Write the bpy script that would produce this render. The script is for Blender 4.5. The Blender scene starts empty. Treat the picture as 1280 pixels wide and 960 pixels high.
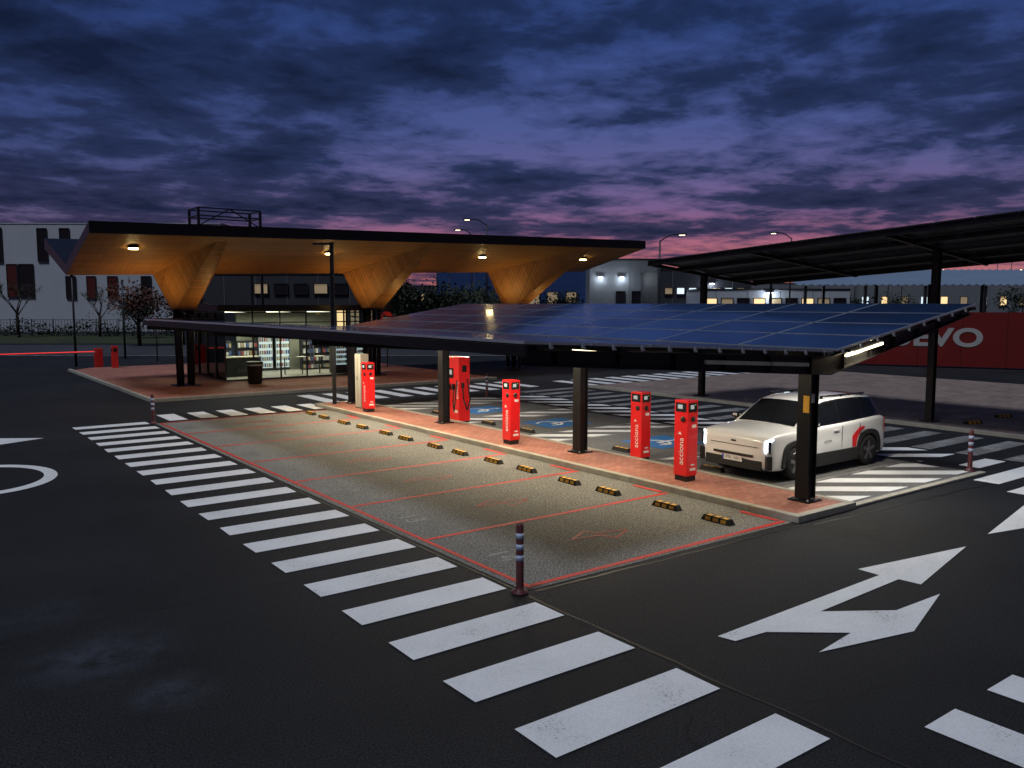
import bpy, bmesh, math, random
from mathutils import Vector, Matrix
random.seed(7)
scene=bpy.context.scene
col=scene.collection
scene.view_settings.view_transform='Standard'
scene.view_settings.look='None'
scene.view_settings.exposure=0

# ---------------------------------------------------------------- materials
def node_mat(name):
    m=bpy.data.materials.new(name); m.use_nodes=True
    nt=m.node_tree; b=nt.nodes['Principled BSDF']
    return m,nt,b
def mat(name,c,rough=0.6,metal=0.0,var=0.25,scale=3.0,bump=0.0,bscale=40.0,emit=None,es=0.0,coat=0.0):
    m,nt,b=node_mat(name); N=nt.nodes; L=nt.links
    b.inputs['Roughness'].default_value=rough; b.inputs['Metallic'].default_value=metal
    b.inputs['Coat Weight'].default_value=coat
    tc=N.new('ShaderNodeTexCoord')
    no=N.new('ShaderNodeTexNoise'); no.inputs['Scale'].default_value=scale; no.inputs['Detail'].default_value=6
    L.new(tc.outputs['Object'],no.inputs['Vector'])
    r=N.new('ShaderNodeMixRGB'); r.blend_type='MIX'
    r.inputs[1].default_value=[x*(1-var) for x in c]+[1]; r.inputs[2].default_value=[min(1,x*(1+var)) for x in c]+[1]
    L.new(no.outputs['Fac'],r.inputs[0]); L.new(r.outputs[0],b.inputs['Base Color'])
    if bump>0:
        n2=N.new('ShaderNodeTexNoise'); n2.inputs['Scale'].default_value=bscale; n2.inputs['Detail'].default_value=4
        L.new(tc.outputs['Object'],n2.inputs['Vector'])
        bp=N.new('ShaderNodeBump'); bp.inputs['Strength'].default_value=bump; bp.inputs['Distance'].default_value=0.02
        L.new(n2.outputs['Fac'],bp.inputs['Height']); L.new(bp.outputs[0],b.inputs['Normal'])
    if emit:
        b.inputs['Emission Color'].default_value=list(emit)+[1]; b.inputs['Emission Strength'].default_value=es
    return m
def ground_mat(name,c1,c2,speck,rough=0.8,scale=0.25,sscale=90,bump=0.4,cracks=False,spots=()):
    m,nt,b=node_mat(name); N=nt.nodes; L=nt.links
    g=N.new('ShaderNodeNewGeometry')
    big=N.new('ShaderNodeTexNoise'); big.inputs['Scale'].default_value=scale; big.inputs['Detail'].default_value=8; big.inputs['Roughness'].default_value=0.65
    fine=N.new('ShaderNodeTexNoise'); fine.inputs['Scale'].default_value=sscale; fine.inputs['Detail'].default_value=3; fine.inputs['Roughness'].default_value=0.7
    L.new(g.outputs['Position'],big.inputs['Vector']); L.new(g.outputs['Position'],fine.inputs['Vector'])
    cr=N.new('ShaderNodeValToRGB'); cr.color_ramp.elements[0].position=0.35; cr.color_ramp.elements[1].position=0.68
    cr.color_ramp.elements[0].color=list(c1)+[1]; cr.color_ramp.elements[1].color=list(c2)+[1]
    L.new(big.outputs['Fac'],cr.inputs[0])
    fr=N.new('ShaderNodeValToRGB'); fr.color_ramp.elements[0].position=0.40; fr.color_ramp.elements[1].position=0.66
    fr.color_ramp.elements[0].color=(1-speck,1-speck,1-speck,1); fr.color_ramp.elements[1].color=(1+speck*2,1+speck*2,1+speck*2,1)
    L.new(fine.outputs['Fac'],fr.inputs[0])
    mu=N.new('ShaderNodeMixRGB'); mu.blend_type='MULTIPLY'; mu.inputs[0].default_value=1
    L.new(cr.outputs[0],mu.inputs[1]); L.new(fr.outputs[0],mu.inputs[2])
    out=mu.outputs[0]
    for (sx,sy,sr,scol,amt) in spots:
        d=N.new('ShaderNodeVectorMath'); d.operation='DISTANCE'; d.inputs[1].default_value=(sx,sy,0)
        wn=N.new('ShaderNodeTexNoise'); wn.inputs['Scale'].default_value=2.2; wn.inputs['Detail'].default_value=10; wn.inputs['Roughness'].default_value=.78
        L.new(g.outputs['Position'],wn.inputs['Vector']); L.new(g.outputs['Position'],d.inputs[0])
        mr=N.new('ShaderNodeMapRange'); mr.inputs[1].default_value=sr; mr.inputs[2].default_value=0; mr.inputs[3].default_value=0; mr.inputs[4].default_value=1
        L.new(d.outputs['Value'],mr.inputs[0])
        m3=N.new('ShaderNodeMapRange'); m3.inputs[1].default_value=.40; m3.inputs[2].default_value=.68; m3.inputs[3].default_value=0; m3.inputs[4].default_value=amt
        L.new(wn.outputs['Fac'],m3.inputs[0])
        mm=N.new('ShaderNodeMath'); mm.operation='MULTIPLY'; mm.use_clamp=True; L.new(mr.outputs[0],mm.inputs[0]); L.new(m3.outputs[0],mm.inputs[1])
        mx=N.new('ShaderNodeMixRGB'); mx.inputs[2].default_value=list(scol)+[1]; L.new(mm.outputs[0],mx.inputs[0]); L.new(out,mx.inputs[1]); out=mx.outputs[0]
    if cracks:
        vo=N.new('ShaderNodeTexVoronoi'); vo.feature='DISTANCE_TO_EDGE'; vo.inputs['Scale'].default_value=0.16
        wn=N.new('ShaderNodeTexNoise'); wn.inputs['Scale'].default_value=1.2; wn.inputs['Detail'].default_value=6
        L.new(g.outputs['Position'],wn.inputs['Vector'])
        va=N.new('ShaderNodeVectorMath'); va.operation='MULTIPLY_ADD'; va.inputs[1].default_value=(1.2,1.2,0)
        L.new(wn.outputs['Color'],va.inputs[0]); L.new(g.outputs['Position'],va.inputs[2]); L.new(va.outputs[0],vo.inputs['Vector'])
        c3=N.new('ShaderNodeValToRGB'); c3.color_ramp.elements[0].color=(0.35,0.35,0.35,1); c3.color_ramp.elements[1].color=(1,1,1,1)
        c3.color_ramp.elements[0].position=0.0; c3.color_ramp.elements[1].position=0.004
        L.new(vo.outputs['Distance'],c3.inputs[0])
        m2=N.new('ShaderNodeMixRGB'); m2.blend_type='MULTIPLY'; m2.inputs[0].default_value=1
        L.new(out,m2.inputs[1]); L.new(c3.outputs[0],m2.inputs[2]); out=m2.outputs[0]
    L.new(out,b.inputs['Base Color'])
    rr=N.new('ShaderNodeMapRange'); rr.inputs[3].default_value=rough-0.15; rr.inputs[4].default_value=min(1,rough+0.12)
    L.new(big.outputs['Fac'],rr.inputs[0]); L.new(rr.outputs[0],b.inputs['Roughness'])
    bp=N.new('ShaderNodeBump'); bp.inputs['Strength'].default_value=bump; bp.inputs['Distance'].default_value=0.012
    L.new(fine.outputs['Fac'],bp.inputs['Height']); L.new(bp.outputs[0],b.inputs['Normal'])
    b.inputs['Specular IOR Level'].default_value=0.25
    return m
def paint_mat(name,c,under,wear=0.5):
    m,nt,b=node_mat(name); N=nt.nodes; L=nt.links
    g=N.new('ShaderNodeNewGeometry')
    a=N.new('ShaderNodeTexNoise'); a.inputs['Scale'].default_value=45; a.inputs['Detail'].default_value=5; a.inputs['Roughness'].default_value=0.7
    d=N.new('ShaderNodeTexNoise'); d.inputs['Scale'].default_value=1.3; d.inputs['Detail'].default_value=6
    L.new(g.outputs['Position'],a.inputs['Vector']); L.new(g.outputs['Position'],d.inputs['Vector'])
    ad=N.new('ShaderNodeMath'); ad.operation='MULTIPLY_ADD'; ad.inputs[1].default_value=0.6
    L.new(d.outputs['Fac'],ad.inputs[0]); L.new(a.outputs['Fac'],ad.inputs[2])
    cr=N.new('ShaderNodeValToRGB'); e=cr.color_ramp.elements
    e[0].position=max(0.01,wear-0.35); e[0].color=[x*1.05 for x in c]+[1]
    e[1].position=min(1,wear+0.22); e[1].color=list(under)+[1]
    k=e.new(wear); k.color=[x*0.84 for x in c]+[1]
    L.new(ad.outputs[0],cr.inputs[0]); L.new(cr.outputs[0],b.inputs['Base Color'])
    b.inputs['Roughness'].default_value=0.65
    bp=N.new('ShaderNodeBump'); bp.inputs['Strength'].default_value=0.35; bp.inputs['Distance'].default_value=0.01
    L.new(a.outputs['Fac'],bp.inputs['Height']); L.new(bp.outputs[0],b.inputs['Normal'])
    return m
def brick_mat(name,c1,c2,mortar,scale=1.0,bw=0.2,bh=0.1):
    m,nt,b=node_mat(name); N=nt.nodes; L=nt.links
    g=N.new('ShaderNodeNewGeometry')
    t=N.new('ShaderNodeTexBrick'); t.inputs['Scale'].default_value=scale
    t.inputs['Brick Width'].default_value=bw; t.inputs['Row Height'].default_value=bh; t.inputs['Mortar Size'].default_value=0.006
    t.inputs['Color1'].default_value=list(c1)+[1]; t.inputs['Color2'].default_value=list(c2)+[1]; t.inputs['Mortar'].default_value=list(mortar)+[1]
    L.new(g.outputs['Position'],t.inputs['Vector'])
    n=N.new('ShaderNodeTexNoise'); n.inputs['Scale'].default_value=0.9; n.inputs['Detail'].default_value=8
    L.new(g.outputs['Position'],n.inputs['Vector'])
    mr=N.new('ShaderNodeMapRange'); mr.inputs[3].default_value=0.55; mr.inputs[4].default_value=1.45
    L.new(n.outputs['Fac'],mr.inputs[0])
    mu=N.new('ShaderNodeMixRGB'); mu.blend_type='MULTIPLY'; mu.inputs[0].default_value=1
    L.new(t.outputs['Color'],mu.inputs[1]); L.new(mr.outputs[0],mu.inputs[2]); L.new(mu.outputs[0],b.inputs['Base Color'])
    b.inputs['Roughness'].default_value=0.75
    bp=N.new('ShaderNodeBump'); bp.inputs['Strength'].default_value=0.5; bp.inputs['Distance'].default_value=0.01; bp.invert=True
    L.new(t.outputs['Fac'],bp.inputs['Height']); L.new(bp.outputs[0],b.inputs['Normal'])
    return m
def glass_mat(name,tint=(0.90,0.94,0.92)):
    m=bpy.data.materials.new(name); m.use_nodes=True; nt=m.node_tree; N=nt.nodes; L=nt.links
    N.clear(); o=N.new('ShaderNodeOutputMaterial'); mx=N.new('ShaderNodeMixShader')
    t=N.new('ShaderNodeBsdfTransparent'); t.inputs[0].default_value=list(tint)+[1]
    gl=N.new('ShaderNodeBsdfGlossy'); gl.inputs['Roughness'].default_value=0.03
    fr=N.new('ShaderNodeFresnel'); fr.inputs[0].default_value=1.35
    L.new(fr.outputs[0],mx.inputs[0]); L.new(t.outputs[0],mx.inputs[1]); L.new(gl.outputs[0],mx.inputs[2]); L.new(mx.outputs[0],o.inputs[0])
    return m
def wood_mat(name,c):
    m,nt,b=node_mat(name); N=nt.nodes; L=nt.links
    g=N.new('ShaderNodeNewGeometry')
    mp=N.new('ShaderNodeMapping'); mp.inputs['Scale'].default_value=(6,0.5,0.5)
    L.new(g.outputs['Position'],mp.inputs[0])
    n=N.new('ShaderNodeTexNoise'); n.inputs['Scale'].default_value=1.5; n.inputs['Detail'].default_value=6
    L.new(mp.outputs[0],n.inputs['Vector'])
    w=N.new('ShaderNodeTexBrick'); w.inputs['Scale'].default_value=1; w.inputs['Brick Width'].default_value=2.6; w.inputs['Row Height'].default_value=0.14
    w.inputs['Mortar Size'].default_value=0.010
    w.inputs['Color1'].default_value=[x*0.85 for x in c]+[1]; w.inputs['Color2'].default_value=[min(1,x*1.15) for x in c]+[1]; w.inputs['Mortar'].default_value=[x*0.4 for x in c]+[1]
    L.new(g.outputs['Position'],w.inputs['Vector'])
    mr=N.new('ShaderNodeMapRange'); mr.inputs[3].default_value=0.7; mr.inputs[4].default_value=1.3
    L.new(n.outputs['Fac'],mr.inputs[0])
    mu=N.new('ShaderNodeMixRGB'); mu.blend_type='MULTIPLY'; mu.inputs[0].default_value=1
    L.new(w.outputs['Color'],mu.inputs[1]); L.new(mr.outputs[0],mu.inputs[2]); L.new(mu.outputs[0],b.inputs['Base Color'])
    b.inputs['Roughness'].default_value=0.5
    return m

M={}
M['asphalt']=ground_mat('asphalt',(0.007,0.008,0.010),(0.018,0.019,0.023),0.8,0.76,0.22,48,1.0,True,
    spots=((1.55,9.1,0.9,(0.06,0.07,0.10),1.0),(1.9,7.9,0.5,(0.06,0.07,0.10),0.9),(1.2,10.8,0.8,(0.04,0.05,0.07),0.7),(12.4,7.2,1.3,(0.003,0.003,0.004),3.0)))  # pale spots are worn asphalt; the dark last one paints the column's shadow
M['joint']=mat('asphalt_joint_sealant',(0.004,0.004,0.005),0.55,0,0.3,20)
M['bay']=ground_mat('bay_concrete',(0.140,0.137,0.128),(0.195,0.190,0.178),0.6,0.85,0.35,40,1.2)
M['baydark']=ground_mat('bay_concrete_grey',(0.10,0.10,0.102),(0.14,0.14,0.145),0.45,0.85,0.5,46,0.8)
M['kerb']=mat('kerb_concrete',(0.36,0.34,0.29),0.85,0,0.35,5,0.5,60)
M['white']=paint_mat('white_road_paint',(0.76,0.77,0.79),(0.30,0.30,0.31),0.99)
M['whiteworn']=paint_mat('worn_white_road_paint',(0.46,0.47,0.48),(0.13,0.125,0.12),0.62)
M['red']=paint_mat('red_road_paint',(0.62,0.022,0.018),(0.25,0.06,0.05),0.90)
M['redworn']=paint_mat('worn_red_road_paint',(0.50,0.045,0.035),(0.19,0.13,0.11),0.76)
M['blue']=paint_mat('blue_road_paint',(0.02,0.16,0.45),(0.06,0.12,0.2),0.84)
M['brick']=brick_mat('red_brick_paving',(0.32,0.11,0.075),(0.44,0.18,0.125),(0.12,0.08,0.07))
M['brick2']=brick_mat('grey_brick_paving',(0.20,0.15,0.13),(0.28,0.21,0.18),(0.1,0.09,0.08),1,0.4,0.2)
M['black']=mat('black_steel',(0.011,0.011,0.013),0.42,0.3,0.3,6,0.1)
M['dark']=mat('dark_grey_metal',(0.032,0.034,0.04),0.5,0.4,0.3,6)
M['alu']=mat('aluminium',(0.50,0.53,0.58),0.35,0.6,0.15,6)
M['redp']=mat('red_powder_coat',(0.78,0.012,0.014),0.38,0,0.08,3,coat=0.3)
M['wht']=mat('white_lettering',(0.80,0.80,0.80),0.5,0,0.05,3)
M['blk']=mat('black_plastic',(0.012,0.012,0.013),0.5,0,0.2,8,0.2)
M['rub']=mat('black_rubber',(0.015,0.015,0.015),0.8,0,0.3,12,0.4)
M['yel']=mat('yellow_reflector',(0.80,0.42,0.04),0.5,0,0.2,20)
M['wood']=wood_mat('timber_soffit',(0.42,0.21,0.065))
M['glass']=glass_mat('shop_glass')
M['screen']=mat('charger_screen',(0.02,0.02,0.02),0.15,0,0.1,4)
M['green']=mat('green_status_light',(0.1,0.5,0.2),0.5,emit=(0.3,1,0.4),es=0.5)
M['led']=mat('warm_led',(0.9,0.8,0.6),0.5,emit=(1,0.82,0.48),es=6)
M['ledw']=mat('white_led',(0.9,0.9,0.9),0.5,emit=(0.85,0.93,1),es=10)
M['sodium']=mat('yellow_lamp',(0.9,0.7,0.4),0.5,emit=(1,0.74,0.30),es=22)
M['redled']=mat('red_led',(0.8,0.02,0.02),0.5,emit=(1,0.03,0.03),es=1.3)

def panel_glass():
    m,nt,b=node_mat('solar_cell_glass'); N=nt.nodes; L=nt.links
    g=N.new('ShaderNodeTexCoord')
    t=N.new('ShaderNodeTexBrick'); t.offset=0; t.inputs['Scale'].default_value=1; t.inputs['Brick Width'].default_value=0.17; t.inputs['Row Height'].default_value=0.17
    t.inputs['Mortar Size'].default_value=0.005
    t.inputs['Color1'].default_value=(0.009,0.034,0.105,1); t.inputs['Color2'].default_value=(0.013,0.045,0.14,1); t.inputs['Mortar'].default_value=(0.07,0.12,0.22,1)
    L.new(g.outputs['Object'],t.inputs['Vector'])
    oi=N.new('ShaderNodeObjectInfo'); mr=N.new('ShaderNodeMapRange'); mr.inputs[3].default_value=.7; mr.inputs[4].default_value=1.35; L.new(oi.outputs['Random'],mr.inputs[0])
    mu=N.new('ShaderNodeMixRGB'); mu.blend_type='MULTIPLY'; mu.inputs[0].default_value=1; L.new(t.outputs['Color'],mu.inputs[1]); L.new(mr.outputs[0],mu.inputs[2])
    L.new(mu.outputs[0],b.inputs['Base Color'])
    b.inputs['Roughness'].default_value=0.24; b.inputs['Specular IOR Level'].default_value=0.5
    b.inputs['Coat Weight'].default_value=0.65; b.inputs['Coat Roughness'].default_value=0.07
    return m
M['pv']=panel_glass()

# ---------------------------------------------------------------- mesh builder
class MB:
    def __init__(s,*mats): s.bm=bmesh.new(); s.mats=list(mats)
    def _mi(s,m):
        if m not in s.mats: s.mats.append(m)
        return s.mats.index(m)
    def face(s,pts,m):
        vs=[s.bm.verts.new(p) for p in pts]; f=s.bm.faces.new(vs); f.material_index=s._mi(m); return f
    def box(s,c,size,m,rz=0,bev=0,R=None):
        r=bmesh.ops.create_cube(s.bm,size=1); vs=r['verts']
        mt=Matrix.Translation(c)@(R if R is not None else Matrix.Rotation(rz,4,'Z'))@Matrix.Diagonal((size[0],size[1],size[2],1))
        bmesh.ops.transform(s.bm,matrix=mt,verts=vs)
        fs=set(f for v in vs for f in v.link_faces)
        mi=s._mi(m)
        for f in fs: f.material_index=mi
        if bev>0:
            es=list(set(e for v in vs for e in v.link_edges))
            bmesh.ops.bevel(s.bm,geom=es,offset=bev,segments=2,affect='EDGES',profile=0.7)
    def beam(s,a,b,w,h,m,up=(0,0,1)):
        a=Vector(a);b=Vector(b);d=(b-a);l=d.length;d.normalize();u=Vector(up)
        x=d.cross(u).normalized(); z=x.cross(d).normalized()
        R=Matrix((( d.x,x.x,z.x,0),(d.y,x.y,z.y,0),(d.z,x.z,z.z,0),(0,0,0,1)))
        s.box((a+b)/2,(l,w,h),m,R=R)
    def tube(s,a,b,r1,r2,m,seg=12,smooth=True):
        a=Vector(a);b=Vector(b);d=b-a;l=d.length
        q=d.to_track_quat('Z','Y').to_matrix().to_4x4()
        r=bmesh.ops.create_cone(s.bm,cap_ends=True,segments=seg,radius1=r1,radius2=r2,depth=l,matrix=Matrix.Translation((a+b)/2)@q)
        mi=s._mi(m)
        for f in set(f for v in r['verts'] for f in v.link_faces):
            f.material_index=mi; f.smooth=smooth and len(f.verts)==4
    def prism(s,poly,z0,z1,m):
        mi=s._mi(m); n=len(poly)
        b=[s.bm.verts.new((p[0],p[1],z0)) for p in poly]; t=[s.bm.verts.new((p[0],p[1],z1)) for p in poly]
        for f in [s.bm.faces.new(t),s.bm.faces.new(b[::-1])]+[s.bm.faces.new((b[i],b[(i+1)%n],t[(i+1)%n],t[i])) for i in range(n)]: f.material_index=mi
    def flat(s,poly,z,m):
        f=s.face([(p[0],p[1],z) for p in poly],m)
        f.normal_update()
        if f.normal.z<0: f.normal_flip()
    def lathe(s,prof,c,axis,m,seg=28):
        q=Vector(axis).to_track_quat('Z','Y').to_matrix(); c=Vector(c); mi=s._mi(m); rings=[]
        for r,h in prof:
            rings.append([s.bm.verts.new(c+q@Vector((r*math.cos(2*math.pi*i/seg),r*math.sin(2*math.pi*i/seg),h))) for i in range(seg)])
        for a,b in zip(rings[:-1],rings[1:]):
            for i in range(seg):
                f=s.bm.faces.new((a[i],a[(i+1)%seg],b[(i+1)%seg],b[i])); f.material_index=mi; f.smooth=True
        for rg in (rings[0],rings[-1]):
            f=s.bm.faces.new(rg); f.material_index=mi
    def done(s,name,parent=None,origin=(0,0,0),fix=True,**props):
        me=bpy.data.meshes.new(name)
        if fix: bmesh.ops.recalc_face_normals(s.bm,faces=s.bm.faces)
        o=Vector(origin)
        if o.length>0: bmesh.ops.translate(s.bm,vec=-o,verts=s.bm.verts)
        s.bm.to_mesh(me); s.bm.free()
        for m in s.mats: me.materials.append(m)
        ob=bpy.data.objects.new(name,me); col.objects.link(ob)
        if parent: ob.parent=parent
        else: ob.location=o
        for k,v in props.items(): ob[k]=v
        return ob
def flatobj(name,polys,z,m,kind='structure'):
    b=MB(m)
    for p in polys: b.flat(p,z,m)
    return b.done(name,fix=False,kind=kind)
def thing(name,label,category,loc=(0,0,0),rz=0,group=None):
    e=bpy.data.objects.new(name,None); e.empty_display_size=0.3; col.objects.link(e)
    e.location=loc; e.rotation_euler=(0,0,rz); e['label']=label; e['category']=category
    if group: e['group']=group
    return e
def dup(root,loc,rz=None,label=None):
    def cp(o,par):
        n=o.copy(); col.objects.link(n)
        if par: n.parent=par
        for c in o.children: cp(c,n)
        return n
    n=cp(root,None); n.location=loc
    if rz is not None: n.rotation_euler=(0,0,rz)
    if label: n['label']=label
    return n
def text(s,size,m,parent,origin,right,up,name='lettering',ext=0.002,align='CENTER',bold=0.0,sx=1.0,**props):
    cu=bpy.data.curves.new('t','FONT'); cu.body=s; cu.size=size; cu.align_x=align; cu.align_y='CENTER'; cu.extrude=ext; cu.offset=bold
    to=bpy.data.objects.new('t',cu); col.objects.link(to)
    bpy.context.view_layer.update()
    me=bpy.data.meshes.new_from_object(to.evaluated_get(bpy.context.evaluated_depsgraph_get()))
    bpy.data.objects.remove(to)
    r=Vector(right).normalized(); u=Vector(up).normalized(); n=r.cross(u)
    me.transform(Matrix.Diagonal((sx,1,1,1)))
    me.transform(Matrix(((r.x,u.x,n.x,origin[0]),(r.y,u.y,n.y,origin[1]),(r.z,u.z,n.z,origin[2]),(0,0,0,1))))
    me.materials.clear(); me.materials.append(m)
    ob=bpy.data.objects.new(name,me); col.objects.link(ob)
    if parent: ob.parent=parent
    for k,v in props.items(): ob[k]=v
    return ob
def lamp(kind,name,parent,loc,energy,color,size=0.3,size_y=None,rot=(0,0,0),spot=None):
    l=bpy.data.lights.new(name,kind); l.energy=energy; l.color=color
    if kind=='AREA':
        l.size=size
        if size_y: l.shape='RECTANGLE'; l.size_y=size_y
    elif kind in('POINT','SPOT'): l.shadow_soft_size=size
    if kind=='SPOT': l.spot_size=spot or 2.0; l.spot_blend=0.9
    o=bpy.data.objects.new(name,l); col.objects.link(o); o.location=loc; o.rotation_euler=rot
    if parent: o.parent=parent
    return o
def FR(F,R): return (F*.5962+R*.8028, F*.8028-R*.5962)
RZ=math.radians(-36.6)

# ---------------------------------------------------------------- ground
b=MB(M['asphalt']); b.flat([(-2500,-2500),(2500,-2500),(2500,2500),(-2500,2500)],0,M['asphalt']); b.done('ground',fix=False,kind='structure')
Y0,Y1=8.12,26.35; BW=(Y1-Y0)/7
flatobj('parking_bay_surface',[[(6.2,Y0-0.05),(11.78,Y0-0.05),(11.78,Y1+0.1),(6.2,Y1+0.1)]],0.004,M['bay'])
flatobj('parking_bay_surface',[[(13.5,8.15),(18.5,8.15),(18.5,26.5),(13.5,26.5)]],0.004,M['baydark'])
def wob(x0,y0,x1,y1,w=.03,n=24):
    d=Vector((x1-x0,y1-y0)); nn=Vector((-d.y,d.x)).normalized(); pts=[]
    for i in range(n+1):
        p=Vector((x0,y0))+d*(i/n)+nn*random.uniform(-.02,.02); pts.append((p-nn*w/2*random.uniform(.6,1.3),p+nn*w/2*random.uniform(.6,1.3)))
    return [[tuple(a[0]),tuple(b_[0]),tuple(b_[1]),tuple(a[1])] for a,b_ in zip(pts[:-1],pts[1:])]
flatobj('asphalt_joint',wob(6.13,8.0,6.2,-2,.035)+wob(6.12,8.1,6.12,27.5,.03,40)+wob(-6,4.2,4.0,4.05,.02)+wob(6.3,7.98,11.7,7.88,.04,16)+wob(11.9,7.75,24,7.2,.03,24),0.0045,M['joint'])
b=MB(M['kerb'])
def kseg(x0,y0,x1,y1,z=0.12,m=M['kerb']):
    b.box(((x0+x1)/2,(y0+y1)/2,z/2),(abs(x1-x0),abs(y1-y0),z),m,bev=0.015)
for i in range(20):
    y=7.95+i*0.98; kseg(11.78,y+0.004,11.93,y+0.976); kseg(13.33,y+0.004,13.48,y+0.976)
kseg(11.932,7.95,13.328,8.1); kseg(11.932,27.4,13.328,27.55)
b.done('kerb',kind='structure')
b=MB(M['brick']); b.box((12.63,17.75,0.055),(1.39,19.28,0.11),M['brick']); b.done('island_pavement',kind='structure')
b=MB(M['kerb'])
for i in range(5): kseg(13.49+i*1.0,7.98,14.486+i*1.0,8.12,0.05)
b.done('kerb',kind='structure')
b=MB(M['brick'],M['kerb'])
ap=[(7.6,32.4),(23,32.4),(23,50.5),(8.6,50.5),(7.6,49.2)]
b.prism(ap,0.0,0.11,M['brick']); b.done('shop_pavement',kind='structure')
b=MB(M['kerb']); b.box((15.3,32.32,0.06),(15.5,0.15,0.12),M['kerb']); b.box((7.52,41.3,0.06),(0.15,17.8,0.12),M['kerb']); b.done('kerb',kind='structure')
b=MB(M['brick2']); b.prism([(24.2,4),(40,4),(40,27),(24.2,27)],0,0.06,M['brick2']); b.done('pavement',kind='structure')
b=MB(M['kerb']); b.box((24.12,15.5,0.05),(0.14,23,0.1),M['kerb']); b.done('kerb',kind='structure')

# painted markings
z=0.009
cw=[]
for k in range(-4,20):
    y=5.40-0.54+k*1.135
    if y>27.4: continue
    j=lambda: random.uniform(-.012,.012)
    cw.append([(4.04+j(),y+j()),(6.05+j(),y+j()),(6.05+j(),y+0.54+j()),(4.04+j(),y+0.54+j())])
flatobj('crosswalk_marking',cw,z,M['white'])
flatobj('crosswalk_marking',[[(6.87+1.15*k,1.3),(7.41+1.15*k,1.3),(7.41+1.15*k,3.35),(6.87+1.15*k,3.35)] for k in range(8)],z,M['white'])
flatobj('crosswalk_marking',[[(6.7+0.95*k,26.75),(7.25+0.95*k,26.75),(7.25+0.95*k,28.4),(6.7+0.95*k,28.4)] for k in range(6)],z,M['white'])
flatobj('crosswalk_marking',[[(12.6+k*1.05,28.4),(13.15+k*1.05,28.4),(13.15+k*1.05,31.2),(12.6+k*1.05,31.2)] for k in range(10)],z,M['white'])
flatobj('crosswalk_marking',[[(20.5,8+k*1.1),(23.4,8+k*1.1),(23.4,8.5+k*1.1),(20.5,8.5+k*1.1)] for k in range(18)],z,M['whiteworn'])
flatobj('crosswalk_marking',[[(24.6+k*1.1,27.4),(25.2+k*1.1,27.4),(25.2+k*1.1,30),(24.6+k*1.1,30)] for k in range(12)],z,M['white'])
arrow=[(7.0,5.68),(10.35,5.74),(10.36,6.05),(12.64,5.68),(10.43,5.22),(10.40,5.50),(8.55,5.44),(9.30,4.93),(10.28,4.90),(8.85,4.48),(7.51,4.78),(8.25,4.87),(7.52,5.44),(7.05,5.48)]
flatobj('direction_arrow_marking',[arrow],z,M['white'])
flatobj('direction_arrow_marking',[[(13.6,5.80),(16.2,6.30),(16.0,5.95),(18.6,5.9),(18.6,5.7),(16.0,5.68),(15.9,5.3)]],z,M['white'])
flatobj('crosswalk_marking',[[(17.6,7.35),(20.2,7.35),(20.2,7.85),(17.6,7.85)],[(19,8.35),(20.3,8.35),(20.3,8.8),(19,8.8)],[(17.0,6.5),(20,6.5),(20,6.95),(17.0,6.95)]],z,M['white'])
ring=[];n=48;cx,cy=1.2,20.0
for i in range(n):
    a0=2*math.pi*i/n;a1=2*math.pi*(i+1)/n
    ring.append([(cx+1.45*math.cos(a0),cy+1.75*math.sin(a0)),(cx+1.45*math.cos(a1),cy+1.75*math.sin(a1)),(cx+1.2*math.cos(a1),cy+1.45*math.sin(a1)),(cx+1.2*math.cos(a0),cy+1.45*math.sin(a0))])
flatobj('speed_limit_marking',ring,z,M['white'])
flatobj('direction_arrow_marking',[[(3.1,25.3),(1.9,26.1),(2.05,25.55),(-1.5,25.6),(-1.5,25.25),(2.05,25.2),(1.9,24.7)]],z,M['white'])
red=[];lw=0.045
red.append([(6.3,Y0),(6.3+lw*1.6,Y0),(6.3+lw*1.6,Y1),(6.3,Y1)])
for i in range(8):
    y=Y0+0.06+i*BW*0.997
    red.append([(6.39,y-lw),(11.7,y-lw),(11.7,y+lw),(6.39,y+lw)])
flatobj('bay_line_marking',red,0.009,M['red'])
flatobj('bay_line_marking',[[(11.6,y0+0.15),(11.7,y0+0.15),(11.7,y0+0.9),(11.6,y0+0.9)] for y0 in [Y0+i*BW for i in range(7)]],0.013,M['red'])
bolt=[]
for i in range(7):
    c=(8.7,Y0+BW*(i+.5))
    def P(dx,dy): return (c[0]+dx,c[1]+dy)
    pts=[(-.55,.03),(-.07,.28),(.0,.06),(.55,-.06),(.07,-.30),(0,-.05)]
    for j in range(6):
        a=Vector(pts[j]);d=Vector(pts[(j+1)%6]); t=(d-a).normalized(); nn=Vector((-t.y,t.x))*0.020
        bolt.append([P(*(a-nn)),P(*(d-nn)),P(*(d+nn)),P(*(a+nn))])
bo=MB(M['redworn'])
for q,p in enumerate(bolt): bo.flat(p,0.009+0.0015*(q%3),M['redworn'])
bo.done('charging_symbol_marking',fix=False,kind='structure')
for i in range(7):
    text(str(14-i),0.52,M['whiteworn'],None,(6.82,Y0+BW*(i+.5),0.009),(0,-1,0),(1,0,0),'bay_number_marking',0.0,kind='structure')
zz=0.009
blues=[(14.4,13.4,17.9,16.5),(14.4,18.0,17.9,20.6),(14.4,22.0,17.9,24.4)]
wl=[]
for (x0,y0,x1,y1) in [(13.6,9.75,18.4,12.8)]+[(13.6,a-.1,18.4,c+.1) for (_,a,_,c) in blues]:
    for yy in (y0,y1): wl.append([(x0,yy-.05),(x1,yy-.05),(x1,yy+.05),(x0,yy+.05)])
flatobj('bay_line_marking',wl,zz,M['whiteworn'])
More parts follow.
